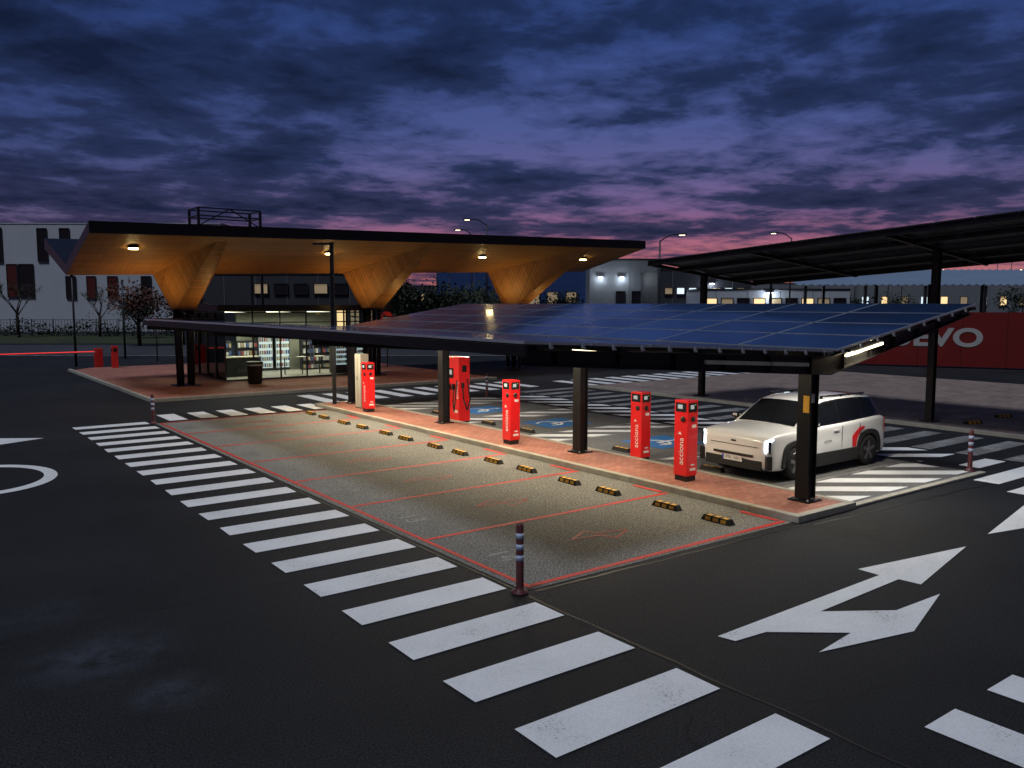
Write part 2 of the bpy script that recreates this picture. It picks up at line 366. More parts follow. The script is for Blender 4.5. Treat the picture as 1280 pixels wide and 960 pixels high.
flatobj('accessible_bay_marking',[[(15.2,(a+c)/2-.75),(16.85,(a+c)/2-.75),(16.85,(a+c)/2+.75),(15.2,(a+c)/2+.75)] for (_,a,_,c) in blues],zz,M['blue'])
acc=MB(M['white'])
for (_,a,_,c) in blues:
    cx,cy=16.0,(a+c)/2
    for i in range(20):
        a0=math.radians(-60+i*13.5);a1=math.radians(-60+(i+1)*13.5)
        acc.flat([(cx-.25+.42*math.sin(a0),cy+.42*math.cos(a0)),(cx-.25+.42*math.sin(a1),cy+.42*math.cos(a1)),(cx-.25+.33*math.sin(a1),cy+.33*math.cos(a1)),(cx-.25+.33*math.sin(a0),cy+.33*math.cos(a0))],0.0135,M['white'])
    acc.flat([(cx-.2,cy-.05),(cx+.45,cy-.05),(cx+.45,cy+.05),(cx-.2,cy+.05)],0.0138,M['white'])
    acc.flat([(cx-.2,cy-.45),(cx-.1,cy-.45),(cx-.1,cy-.06),(cx-.2,cy-.06)],0.0138,M['white'])
    acc.flat([(cx+.5,cy-.09),(cx+.68,cy-.09),(cx+.68,cy+.09),(cx+.5,cy+.09)],0.0138,M['white'])
acc.done('accessible_symbol_marking',fix=False,kind='structure')
def clip(poly,x0,y0,x1,y1):
    def cl(pl,f,inter):
        out=[]
        for i in range(len(pl)):
            a,bb=pl[i],pl[(i+1)%len(pl)]
            if f(a): out.append(a)
            if f(a)!=f(bb): out.append(inter(a,bb))
        return out
    def ix(v): return lambda a,bb:(v,a[1]+(bb[1]-a[1])*(v-a[0])/(bb[0]-a[0]))
    def iy(v): return lambda a,bb:(a[0]+(bb[0]-a[0])*(v-a[1])/(bb[1]-a[1]),v)
    for f,i in ((lambda p:p[0]>=x0,ix(x0)),(lambda p:p[0]<=x1,ix(x1)),(lambda p:p[1]>=y0,iy(y0)),(lambda p:p[1]<=y1,iy(y1))):
        if len(poly)<3: return []
        poly=cl(poly,f,i)
    return poly
hp=[]
def hatch(x0,y0,x1,y1,sp=0.80,w=0.42):
    d=Vector((1,-0.75)).normalized(); n=Vector((-d.y,d.x)); c=Vector(((x0+x1)/2,(y0+y1)/2)); R=12
    for k in range(-14,15):
        p=c+n*(k*sp)
        q=clip([tuple(p-d*R-n*w/2),tuple(p+d*R-n*w/2),tuple(p+d*R+n*w/2),tuple(p-d*R+n*w/2)],x0,y0,x1,y1)
        if len(q)>=3: hp.append(q)
hatch(13.6,8.3,18.4,9.65); hatch(13.6,16.65,18.4,17.85); hatch(13.6,20.8,18.4,21.8); hatch(13.6,24.6,18.4,26.4); hatch(13.6,12.9,18.4,13.25); hatch(18.7,9.5,20.3,26,0.9,0.42)
flatobj('hatched_zone_marking',hp,zz+0.004,M['white'])

# ---------------------------------------------------------------- wheel stops
def make_stop():
    e=thing('wheel_stop','black rubber wheel stop with yellow reflectors at kerbside bay','wheel stop',group='wheel stops in the parking bays')
    b=MB(M['rub']); prof=[(-.075,0),(.075,0),(.05,.09),(-.05,.09)]
    bm=b.bm; a=[bm.verts.new((x,-.3+(.04 if z_>.05 else 0),z_)) for x,z_ in prof]; c=[bm.verts.new((x,.3-(.04 if z_>.05 else 0),z_)) for x,z_ in prof]
    bm.faces.new(a); bm.faces.new(c[::-1])
    for i in range(4): bm.faces.new((a[i],a[(i+1)%4],c[(i+1)%4],c[i]))
    b.done('rubber_block',e)
    for yy in (-.16,.0,.16):
        r=MB(M['yel']); r.box((-.0665,yy,.045),(.004,.105,.055),M['yel'],R=Matrix.Rotation(math.radians(15.5),4,'Y')); r.box((0,yy,.0915),(.085,.105,.003),M['yel']); r.done('reflector',e)
    return e
st=make_stop(); first=True
for i in range(7):
    for s in (-.62,.62):
        p=(10.8+random.uniform(-.03,.03),Y0+BW*(i+.5)+s*0.95+random.uniform(-.06,.06),0.004)
        rz=random.uniform(-.05,.05)
        if first: st.location=p; first=False
        else: dup(st,p,rz)
for p in [(14.2,14.6,.005),(14.2,18.4,.005),(14.2,20.3,.005),(14.2,23.2,.005),(14.1,11.7,.005),(25.6,11.5,.06),(27.8,11.6,.06)]:
    dup(st,p,math.pi+random.uniform(-.05,.05) if p[0]<20 else 1.2)

# ---------------------------------------------------------------- bollards
M['bdark']=mat('bollard_dark',(0.10,0.025,0.03),0.5)
M['refl']=mat('reflective_band',(0.42,0.48,0.66),0.35)
def make_bollard():
    e=thing('bollard','flexible dark red traffic post with reflective bands at bay corner','bollard',group='flexible traffic posts')
    b=MB(M['bdark']); b.lathe([(.11,0),(.11,.02),(.055,.05),(.05,.10),(.048,.85),(.042,.88),(.02,.90)],(0,0,0),(0,0,1),M['bdark'],20); b.done('post',e)
    for h in (.42,.56,.70):
        r=MB(M['refl']); r.lathe([(.0505,h),(.0505,h+.07)],(0,0,0),(0,0,1),M['refl'],20); r.done('reflective_band',e)
    return e
bl=make_bollard(); bl.location=(6.1,8.05,0.004)
for p in [(18.55,8.35),(6.15,26.45),(18.6,26.7)]: dup(bl,(p[0],p[1],0.004))

# ---------------------------------------------------------------- chargers
def make_charger():
    e=thing('charging_post','red electric charging post with white lettering on brick island','charging post',group='red charging posts')
    b=MB(M['redp']); b.box((0,0,.86),(.30,.34,1.50),M['redp'],bev=.012); b.done('housing',e)
    b=MB(M['blk']); b.box((0,0,.055),(.26,.30,.11),M['blk']); b.done('plinth',e)
    for c,sz in (((-.1515,0,1.47),(.006,.27,.18)),((0.0,-.1715,1.47),(.24,.006,.18))):
        b=MB(M['screen'],M['pale0']); b.box(c,sz,M['screen'])
        if sz[0]<.01: b.box((-.1555,0.02,1.48),(.003,.12,.08),M['pale0'])
        else: b.box((-.02,-.1755,1.48),(.10,.003,.08),M['pale0'])
        b.done('screen',e)
    b=MB(M['green']); b.box((.07,-.176,1.52),(.02,.004,.015),M['green']); b.done('status_light',e)
    b=MB(M['blk']); b.lathe([(.055,0),(.055,.02),(.03,.03)],(0.0,-.172,1.24),(0,-1,0),M['blk'],18); b.done('socket',e)
    b=MB(M['blk']); b.lathe([(.055,0),(.055,.02),(.03,.03)],(-.152,-0.06,1.24),(-1,0,0),M['blk'],18); b.done('socket',e)
    for c,sz in (((0.04,-.1725,1.10),(.12,.004,.06)),((0.02,-.1725,.24),(.16,.004,.05)),((0.02,-.1725,.33),(.10,.004,.03))):
        b=MB(M['wht']); b.box(c,sz,M['wht']); b.done('sticker',e)
    text('acciona',.18,M['wht'],e,(-.154,-.02,.60),(0,0,1),(0,1,0),'brand_lettering',0.001)
    b=MB(M['wht'])
    b.face([(-.1535,.02+q,.68+p) for p,q in ((.31,.0),(.24,.05),(.26,.0),(.24,-.05))],M['wht']); b.done('emblem',e,fix=False)
    return e
M['pale0']=mat('lit_display',(0.3,0.32,0.34),0.3,emit=(.8,.9,1),es=.25)
ch=make_charger(); ch.location=(12.5,11.05,.11)
dup(ch,(13.62,13.4,.005)); dup(ch,(12.3,16.6,.11)); dup(ch,(12.3,24.4,.11))
e=thing('rapid_charger','large red rapid charging cabinet with screen and black cables','charging cabinet',(13.78,21.34,.005))
b=MB(M['redp']); b.box((0,0,1.03),(.40,.74,1.95),M['redp'],bev=.02); b.done('housing',e)
b=MB(M['blk']); b.box((0,0,.025),(.36,.70,.05),M['blk']); b.done('plinth',e)
b=MB(M['screen'],M['pale0']); b.box((-.203,0.10,1.50),(.008,.34,.30),M['screen']); b.box((-.2085,0.10,1.53),(.004,.2,.14),M['pale0']); b.done('screen',e)
for sy in (-1,1):
    b=MB(M['blk']); pts=[(-.20,.28*sy,1.3),(-.31,.33*sy,.7),(-.32,.28*sy,.35),(-.29,.18*sy,.6),(-.23,.12*sy,1.1)]
    for p,q in zip(pts[:-1],pts[1:]): b.tube(p,q,.02,.02,M['blk'],8)
    b.box((-.24,.12*sy,1.1),(.08,.07,.16),M['blk']); b.done('cable',e)
b=MB(M['blk']); pts=[(0.1,-.37,1.35),(.14,-.47,.7),(.02,-.49,.4),(-.08,-.45,.7),(-.08,-.39,1.15)]
for p,q in zip(pts[:-1],pts[1:]): b.tube(p,q,.02,.02,M['blk'],8)
b.box((-.08,-.40,1.15),(.07,.07,.16),M['blk']); b.done('cable',e)
b=MB(M['wht']); b.box((-.2025,-.2,.35),(.005,.2,.08),M['wht']); b.done('sticker',e)
b=MB(M['screen']); b.box((0,-.3725,1.65),(.16,.005,.2),M['screen']); b.done('sticker',e)
text('acciona',.18,M['wht'],e,(-.2025,-.28,1.0),(0,0,1),(0,1,0),'brand_lettering',0.001)
M['pale']=mat('pale_grey_cabinet',(0.42,0.40,0.34),0.6,0,0.15,3)
e=thing('electrical_cabinet','tall pale grey electrical cabinet beside canopy column','electrical cabinet',(12.62,25.5,.11))
b=MB(M['pale']); b.box((0,0,.92),(.30,.42,1.8),M['pale'],bev=.01); b.done('housing',e)
b=MB(M['dark']); b.box((-.1515,0,.95),(.004,.01,1.5),M['dark']); b.box((-.155,.06,1.0),(.01,.02,.12),M['dark']); b.done('door_gap',e)
b=MB(M['blk']); b.box((0,0,.01),(.32,.44,.02),M['blk']); b.done('plinth',e)

# ---------------------------------------------------------------- front solar canopy
e=thing('solar_canopy','black steel parking canopy covered with blue solar panels','solar canopy',(12.9,17.7,0))
O=(12.9,17.7,0)
CY=[8.6,14.67,20.73,26.8]
def zf(x): return 2.78+(12.9-x)*0.050 if x<12.9 else 2.78+(x-12.9)*0.158
for y in CY:
    b=MB(M['black'])
    b.box((12.79,y,1.34),(.02,.26,2.37),M['black']); b.box((13.01,y,1.34),(.02,.26,2.37),M['black'])
    b.box((12.9,y,1.34),(.199,.17,2.37),M['black'])
    b.box((12.9,y,.125),(.42,.42,.025),M['black'])
    for dx in (-.17,.17):
        for dy in (-.17,.17): b.tube((12.9+dx,y+dy,.13),(12.9+dx,y+dy,.17),.018,.018,M['alu'],8)
    b.done('column',e,O)
for y in [8.25]+CY[1:-1]+[27.1]:
    b=MB(M['black'])
    for (xa,xb) in ((12.9,6.25),(12.9,17.9)):
        s=1 if xb>xa else -1
        ta=zf(xa)-.075; tb=zf(xb)-.075
        da,db=(.32,.20) if s<0 else (.32,.11)
        P=[(xa,ta),(xb,tb),(xb,tb-db),(xa,ta-da)]
        va=[b.bm.verts.new((p[0],y-.012,p[1])) for p in P]; vb=[b.bm.verts.new((p[0],y+.012,p[1])) for p in P]
        b.bm.faces.new(va); b.bm.faces.new(vb[::-1])
        for i in range(4): b.bm.faces.new((va[i],va[(i+1)%4],vb[(i+1)%4],vb[i]))
        b.beam((xa,y,ta-.01),(xb,y,tb-.01),.14,.018,M['black']); b.beam((xa,y,ta-da+.005),(xb,y,tb-db+.005),.14,.018,M['black'])
        for k in range(6):
            t=(k+.5)/6; xx=xa+(xb-xa)*t; tt=ta+(tb-ta)*t; dd=da+(db-da)*t
            b.box((xx,y,tt-dd/2),(.012,.13,dd-.03),M['black'])
    b.done('rafter',e,O)
for x in [6.45,7.9,9.5,11.1,12.55,13.25,14.8,16.4,17.75]:
    b=MB(M['black']); b.box((x,17.7,zf(x)-.04),(.07,19.3,.065),M['black']); b.done('purlin',e,O)
b=MB(M['black']); b.box((6.2,17.7,zf(6.2)-.09),(.05,19.3,.14),M['black']); b.done('edge_beam',e,O)
b=MB(M['black']); b.box((12.9,17.7,zf(12.9)-.15),(.16,18.9,.2),M['black']); b.done('ridge_beam',e,O)
for i in range(21):
    x=6.6+i*0.54 
    b=MB(M['alu']); b.box((x,8.075,zf(x)-.005),(.03,.04,.06),M['alu']); b.box((x,8.06,zf(x)-.04),(.06,.012,.03),M['alu']); b.done('panel_clip',e,O)
b=MB(M['pale']); b.beam((9.6,8.15,zf(9.6)-.20),(12.2,8.15,zf(12.2)-.22),.03,.06,M['pale']); b.done('painted_beam_glint',e,O)  # pale strip made up to show light reflected on the front rafter
def panel_mesh(lx,ly):
    b=MB(M['alu'],M['pv'])
    b.box((0,0,0.015),(lx-.02,ly-.02,.034),M['alu']); b.box((0,0,.0335),(lx-.085,ly-.085,.006),M['pv'])
    return b.done('solar_panel',e)
NY=9; LY=19.2/NY
def place(x0,x1,n,pm):
    L=(x1-x0)/n; s=(zf(x1-0.001)-zf(x0+0.001))/(x1-x0); ang=-math.atan(s)
    for i in range(n):
        for j in range(NY):
            o=pm if (i==0 and j==0) else pm.copy()
            if o is not pm: col.objects.link(o)
            x=x0+L*(i+.5); o.parent=e
            o.location=(x-O[0],8.1+LY*(j+.5)-O[1],zf(x)+.002); o.rotation_euler=(random.uniform(-.003,.003),ang+random.uniform(-.004,.004),0)
pmf=panel_mesh((12.85-6.2)/6,LY); place(6.2,12.85,6,pmf)
pmb=panel_mesh((17.95-12.97)/4,LY); place(12.97,17.95,4,pmb)
def strip(x,y,zv,L,en,axis='x',colr=(1,.86,.60)):
    b=MB(M['dark'],M['led']); sx,sy=(L,.07) if axis=='x' else (.07,L)
    b.box((x,y,zv+.03),(sx,sy,.05),M['dark']); b.box((x,y,zv),(sx*.96,sy*.8,.012),M['led']); b.done('strip_light',e,O)
    lamp('AREA','strip_light_lamp',e,(x-O[0],y-O[1],zv-.02),en,colr,sx,sy)
for y,en in ((9.7,40),(12.6,85),(15.9,118),(19.2,138),(22.4,140),(25.4,120)):
    strip(11.3,y,2.66,1.2,en,'y')
strip(15.6,9.35,2.86,1.3,95,'x',(1,.93,.80))
for y in (14.67+1.5,22.5): strip(15.0,y,2.78,1.2,65,'y',(1,.93,.80))
b=MB(M['dark'],M['led']); b.beam((13.15,8.10,2.745),(14.35,8.10,2.935),.05,.03,M['dark']); b.beam((13.18,8.075,2.715),(14.32,8.075,2.895),.05,.04,M['led']); b.done('strip_light',e,O)
lamp('AREA','strip_light_lamp',e,(13.75-O[0],8.05-O[1],2.77),16,(1,.88,.6),1.1,.05)
b=MB(M['yel']); b.box((12.777,8.55,1.85),(.006,.12,.30),M['yel']); b.done('warning_sticker',e,O)
b=MB(M['wht']); b.box((12.9,8.51,1.95),(.12,.006,.16),M['wht']); b.done('warning_sticker',e,O)

# ---------------------------------------------------------------- back solar canopy
O2=(25.0,14,0)
e2=thing('solar_canopy','tall black steel canopy with sloping panel roof on brick pavement','solar canopy',O2)
def z2(x,y):
    t=(20.8-y)/11.9
    return 5.10+0.66*t - (x-22)/6*0.62
YE=21.5
for y in (2.5,7.8,12.5,21.35):
    b=MB(M['black']); h=z2(25,y)-.10
    b.box((25,y,h/2),(.16,.10,h),M['black']); b.box((25-.09,y,h/2),(.018,.20,h),M['black']); b.box((25+.09,y,h/2),(.018,.20,h),M['black'])
    b.box((25,y,.09),(.42,.42,.04),M['black']); b.done('column',e2,O2)
for y in (2.5,7.8,12.5,17.0,21.35):
    b=MB(M['black']); b.beam((22.2,y,z2(22.2,y)-.045),(28.2,y,z2(28.2,y)-.045),.10,.12,M['black']); b.done('rafter',e2,O2)
for x in (22.12,23.7,25.2,26.7,28.1):
    b=MB(M['black']); b.beam((x,-2,z2(x,-2)-.01),(x,YE,z2(x,YE)-.01),.06,.15,M['black']); b.done('purlin',e2,O2)
for j in range(23):
    y0=YE-1.03-j*1.03
    for k in range(4):
        b=MB(M['dark'],M['pv']) 
        xa=22.05+k*1.56; xb=xa+1.50; ya=y0; yb=y0+.98
        vs=[(xa,ya),(xb,ya),(xb,yb),(xa,yb)]
        top_=[(p[0],p[1],z2(*p)+.105) for p in vs]; bot=[(p[0],p[1],z2(*p)+.07) for p in vs]
        b.face(top_,M['pv']); b.face(bot[::-1],M['dark'])
        for i in range(4): b.face([bot[i],bot[(i+1)%4],top_[(i+1)%4],top_[i]],M['dark'])
        b.done('solar_panel',e2,O2)

# ---------------------------------------------------------------- timber roof
O3=(19,37,0)
e3=thing('timber_canopy','folded timber roof with black edge on three wooden funnels','canopy',O3)
b=MB(M['black'],M['wood'])
def tz(x,za,zb): return za+(zb-za)*(x-5.6)/27.0
N=14; rows=[]
for i in range(N+1):
    x=5.6+27*i/N
    nt_,vt,bt=tz(x,6.45,6.97),tz(x,5.15,5.9),tz(x,6.5,7.0)
    rows.append([(x,31.9,nt_),(x,31.9,nt_-.42),(x,32.0,nt_-.42),(x,37,vt-.42),(x,42.2,bt-.5),(x,42.3,bt-.5),(x,42.3,bt),(x,37,vt)])
bv=[[b.bm.verts.new(p) for p in r] for r in rows]
for i in range(N):
    for j in range(8):
        f=b.bm.faces.new((bv[i][j],bv[i][(j+1)%8],bv[i+1][(j+1)%8],bv[i+1][j])); f.material_index=1 if j in(2,3) else 0
f=b.bm.faces.new(bv[0]); f=b.bm.faces.new(bv[-1][::-1])
b.done('roof',e3,O3)
for X,tipx,wl2,wr2 in ((10.0,.35,1.2,1.4),(18.9,.7,1.5,1.7),(27.6,1.4,1.8,2.4)):
    b=MB(M['wood'])
    zvl=tz(X-wl2,4.73,5.48)+.05; zvr=tz(X+wr2,4.73,5.48)+.05; zs=tz(X,6.03,6.55)+.03
    for sgn,yt in ((-1,32.3),(1,41.9)):
        bm2=bmesh.new()
        for p in ((-.5,0),(-.42,.42),(.42,.42),(.5,0)): bm2.verts.new((X+p[0],37+sgn*p[1],3.4))
        for p in ((X-wl2,37,zvl),(X+wr2,37,zvr),(X+tipx-.18,yt,zs),(X+tipx+.18,yt,zs)): bm2.verts.new(p)
        bmesh.ops.convex_hull(bm2,input=bm2.verts)
        me=bpy.data.meshes.new('tmp'); bm2.to_mesh(me); bm2.free(); b.bm.from_mesh(me)
    for f in b.bm.faces: f.material_index=0; f.smooth=False
    b.done('funnel',e3,O3)
    b=MB(M['black']); 
    for dx,dy in ((-.22,-.22),(.22,-.22),(-.22,.22),(.22,.22)): b.tube((X+dx,37+dy,.1),(X+dx*1.2,37+dy*1.2,3.36),.10,.10,M['black'],12)
    b.box((X,37,3.355),(1.05,1.05,.06),M['black']); b.box((X,37,.13),(1,1,.04),M['black'])
    b.done('column',e3,O3)
    for dx,dy,en in ((-1.7,-1.3,72),(1.0,-1.7,30)):
        lamp('SPOT','added_uplight',e3,(X+dx-O3[0],37+dy-O3[1],3.1),en,(1,.56,.17),.1,rot=(math.radians(180-14),0,0),spot=math.radians(160))  # spots added away from the column to even the glow on the soffit
    b=MB(M['dark'])
    b.beam((X-1.7,35.6,3.0),(X+1.1,35.3,3.0),.05,.05,M['dark']); b.beam((X,35.4,3.0),(X,36.8,3.3),.05,.05,M['dark'])
    for dx,yy in ((-1.7,35.7),(1.0,35.3)): b.box((X+dx,yy,3.03),(.18,.18,.05),M['dark'])
    b.done('added_uplight_bracket',e3,O3)  # bracket made up to carry the added spots
for (X,Y) in [(7.3,33.3),(15.2,33.6),(23.3,33.8),(30.0,34)]:
    zsf=tz(X,6.03,6.55)-(Y-32)*((tz(X,6.03,6.55)-tz(X,4.73,5.48))/5)
    b=MB(M['sodium'],M['dark']); b.lathe([(.19,-.04),(.19,.06)],(X,Y,zsf-.03),(0,0,1),M['dark'],20); b.lathe([(.17,0),(.17,.05)],(X,Y,zsf-.12),(0,0,1),M['sodium'],20); b.done('downlight',e3,O3)
    lamp('SPOT','downlight_lamp',e3,(X-O3[0],Y-O3[1],zsf-.17),130,(1,.72,.36),.15,spot=math.radians(130))

# ---------------------------------------------------------------- shop
O4=(15.4,40.2,.11)
e4=thing('glass_shop','single-storey glass shop with black frame and lit interior','shop',O4)
sx0,sx1,sy0,sy1=11.9,19.6,37.6,43.0
b=MB(M['black']); b.box((15.75,40.2,3.42),(8.6,6.3,.28),M['black']); b.done('roof',e4,O4)
M['floor']=mat('shop_floor',(0.30,0.29,0.26),0.4); M['inwall']=mat('shop_back_wall',(0.32,0.33,0.27),0.7)
b=MB(M['floor']); b.box((15.75,40.3,.14),(7.6,5.3,.05),M['floor']); b.done('floor',e4,O4)
b=MB(M['inwall']); b.box((16.9,43.0,1.7),(5.4,.12,3.1),M['inwall']); b.done('wall',e4,O4)
b=MB(M['black'])
for i in range(7):
    x=sx0+i*(sx1-sx0)/6; b.box((x,sy0,1.7),(.05,.08,3.15),M['black'])
for i in range(1,5):
    for xx in (sx0,sx1):
        y=sy0+i*(sy1-sy0)/4.01; b.box((xx,y,1.7),(.08,.05,3.15),M['black'])
for zz_ in (.17,2.75,3.2):
    b.box(((sx0+sx1)/2,sy0-.003,zz_),(sx1-sx0+.1,.07,.05),M['black']); b.box((sx0-.003,(sy0+sy1)/2,zz_),(.07,sy1-sy0,.05),M['black'])
b.done('frame',e4,O4)
b=MB(M['glass']); b.box(((sx0+sx1)/2,sy0+.02,1.7),(sx1-sx0-.05,.006,3.1),M['glass']); b.done('window',e4,O4)
b=MB(M['glass']); b.box((sx0+.02,(sy0+sy1)/2,1.7),(.006,sy1-sy0-.1,3.1),M['glass']); b.done('window',e4,O4)
for xx in (16.05,15.9):
    b=MB(M['alu']); b.box((xx,37.5,1.25),(.04,.05,1.1),M['alu']); b.done('door_handle',e4,O4)
def emi(n,c,s): return mat(n,[x*.5 for x in c],0.5,emit=c,es=s,var=0.1)
M['fridge']=emi('lit_fridge',(.80,.92,.95),.6)
prod=[mat('product_%s'%n,c,0.5,var=.4,scale=15) for n,c in (('red',(.3,.06,.05)),('blue',(.06,.1,.25)),('tan',(.3,.25,.15)),('white',(.5,.5,.5)),('grey',(.15,.16,.17)))]
for xs in (12.9,14.2,17.6,18.7):
    b=MB(M['dark'],*prod); b.box((xs,41.6,.95),(1.0,.4,1.65),M['dark'])
    for lv in range(4):
        for k in range(7): b.box((xs-.42+k*.14,41.34,.35+lv*.4),(.1,.1,.16+.08*random.random()),random.choice(prod))
    b.done('shelf',e4,O4)
for xs in (15.4,16.3):
    b=MB(M['fridge'],M['dark']); b.box((xs,42.4,1.1),(.8,.6,2.0),M['dark']); b.box((xs,42.08,1.15),(.7,.01,1.7),M['fridge'])
    for lv in range(5):
        for k in range(6): b.box((xs-.3+k*.12,42.03,.45+lv*.33),(.07,.06,.2),random.choice(prod))
    b.done('drinks_fridge',e4,O4)
b=MB(M['dark'],M['pale']); b.box((13.3,39.6,.6),(1.6,.6,.9),M['dark']); b.box((13.3,39.6,1.08),(1.7,.7,.05),M['pale']); b.done('counter',e4,O4)
for k in range(3):
    b=MB(M['dark']); xx=15.2+k*.9; b.tube((xx,39.0,.17),(xx,39.0,1.0),.03,.03,M['dark'],8); b.lathe([(.3,0),(.3,.03)],(xx,39.0,1.0),(0,0,1),M['pale'],16); b.done('table',e4,O4)
M['vend']=emi('vending_front',(.7,.85,.9),.5)
for xs in (17.9,18.8):
    b=MB(M['blk'],M['vend']); b.box((xs,38.6,1.05),(.8,.7,1.8),M['blk']); b.box((xs-.08,38.24,1.2),(.55,.01,1.2),M['vend'])
    for lv in range(5):
        for k in range(5): b.box((xs-.3+k*.11,38.21,.75+lv*.24),(.08,.04,.15),random.choice(prod))
    b.done('vending_machine',e4,O4)
for xs in (13.2,15.4,17.6):
    b=MB(M['ledw']); b.box((xs,40.0,3.2),(.1,3.5,.03),emi('shop_ceiling_light',(1,.92,.70),5)); b.done('ceiling_light',e4,O4)
for xs in (13.4,17.2): lamp('AREA','ceiling_lamp',e4,(xs-O4[0],40-O4[1],2.9),150,(1,.94,.72),1.5,3)
e=thing('litter_bin','round black litter bin on the shop pavement','litter bin',(12.66,36.0,.11))
b=MB(M['blk']); b.lathe([(.26,0),(.30,.05),(.34,.78),(.36,.82),(.36,.95),(.30,.98)],(0,0,0),(0,0,1),M['blk'],24); b.done('body',e)
b=MB(M['dark']); b.lathe([(.365,.80),(.37,.83),(.365,.86)],(0,0,0),(0,0,1),M['alu'],24); b.done('rim',e)

e=thing('rooftop_frame','black steel lattice frame tower behind the timber roof','steel frame',(14.4,44.8,0))
b=MB(M['dark'])
q=[(-1.6,-.8),(1.6,-.8),(1.6,.8),(-1.6,.8)]
for p in q: b.box((p[0],p[1],4.25),(.12,.12,8.5),M['dark'])
for zz_ in (8.5,8.1,7.6):
    for i in range(4):
        a=q[i];c=q[(i+1)%4]; b.beam((a[0],a[1],zz_),(c[0],c[1],zz_),.06,.06,M['dark'])
b.beam((-1.6,-.8,7.6),(0,-.8,8.5),.05,.05,M['dark']); b.beam((1.6,-.8,7.6),(0,-.8,8.5),.05,.05,M['dark'])
b.done('lattice',e)

# ---------------------------------------------------------------- poles & lamps
def street_lamp(name_label,loc,h,arm,rz,lit=True,group=None,big=1.0):
    e=thing('street_lamp',name_label,'street lamp',loc,rz,group)
    b=MB(M['dark']); b.tube((0,0,0),(0,0,h-.5),.09,.06,M['dark'],10)
    pts=[Vector((0,0,h-.5))]
    for i in range(1,7):
        t=i/6; pts.append(Vector((arm*t,0,h-.5+.5*math.sin(t*math.pi/1.7))))
    for p,q in zip(pts[:-1],pts[1:]): b.tube(p,q,.05,.045,M['dark'],8)
    b.done('pole',e)
    b=MB(M['dark'],M['lampg']); p=pts[-1]; s=1 if arm>0 else -1; b.box((p.x+.3*s,0,p.z+.02),(.7,.26,.1),M['dark'],bev=.03)
    if lit: b.box((p.x+.32*s,0,p.z-.045*big),(.4*big,.18*big,.03*big*big),M['lampg'])
    b.done('lamp_head',e)
    return e
M['lampg']=mat('street_lamp_lens',(.8,.7,.5),.5,emit=(1,.75,.45),es=5.0)
for F,R,h,arm,rz in ((70,-2.1,10.6,-1.3,RZ),(75,-3.6,10.2,-.9,RZ),(62,10.9,8.7,1.3,RZ),(75,24.9,9.9,-1.3,RZ),):
    x,y=FR(F,R); street_lamp('tall grey street lamp with curved arm by the road',(x,y,0),h,arm,rz,True,'street lamps along the road')
e=thing('lamp_post','slim black lamp post with short flat arm on island','lamp post',(12.3,27.0,.11),RZ)
b=MB(M['black']); b.box((0,0,2.8),(.12,.12,5.6),M['black']); b.done('pole',e)
b=MB(M['black']); b.box((-.28,0,5.55),(.7,.16,.06),M['black']); b.done('lamp_head',e)
for F,R,h in ((48,-25.2,5.2),(55,-25.6,5.0)):
    x,y=FR(F,R); e=thing('pole','plain grey steel pole standing by the road','pole',(x,y,0)); b=MB(M['dark']); b.tube((0,0,0),(0,0,h),.07,.05,M['dark'],10); b.lathe([(.09,h),(.09,h+.08)],(0,0,0),(0,0,1),M['dark'],10); b.done('shaft',e)
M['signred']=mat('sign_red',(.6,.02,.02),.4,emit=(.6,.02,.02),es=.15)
def round_sign(x,y,h):
    e=thing('traffic_sign','round red no-entry traffic sign on thin grey post','traffic sign',(x,y,0),RZ,'no-entry signs')
    b=MB(M['dark']); b.tube((0,0,0),(0,0,h+.3),.035,.035,M['dark'],8); b.done('post',e)
    b=MB(M['signred']); b.lathe([(.34,0),(.34,.02)],(0,-.04,h),(0,-1,0),M['signred'],24); b.done('disc',e)
    b=MB(M['wht']); b.box((0,-.065,h),(.46,.006,.11),M['wht']); b.done('bar',e)
x,y=FR(46,-6.9); round_sign(x,y,2.85); x,y=FR(52,-22.2); round_sign(x,y,2.4)
e=thing('barrier_gate','red barrier gate with lowered red-lit boom arm','barrier',(9.1,50.9,0.0))
b=MB(M['redp'],M['blk']); b.box((0,0,.6),(.4,.4,1.1),M['redp'],bev=.02); b.box((0,0,.03),(.45,.45,.06),M['blk']); b.done('housing',e)
b=MB(M['redled'],M['wht']); b.box((-4.2,-.25,.97),(8,.05,.09),mat('white_boom',(.6,.5,.5),.5)); b.box((-4.2,-.278,.99),(7.9,.006,.03),M['redled']); b.done('boom_arm',e)
e=thing('ticket_machine','dark red ticket machine pillar by the barrier','ticket machine',(9.7,49.7,.11))
b=MB(M['redp'],M['screen']); b.box((0,0,.6),(.3,.35,1.2),M['redp'],bev=.03); b.done('housing',e)
b=MB(M['screen']); b.box((-.153,0,.98),(.006,.22,.18),M['screen']); b.box((0,-.178,.98),(.2,.006,.18),M['screen']); b.done('screen',e)

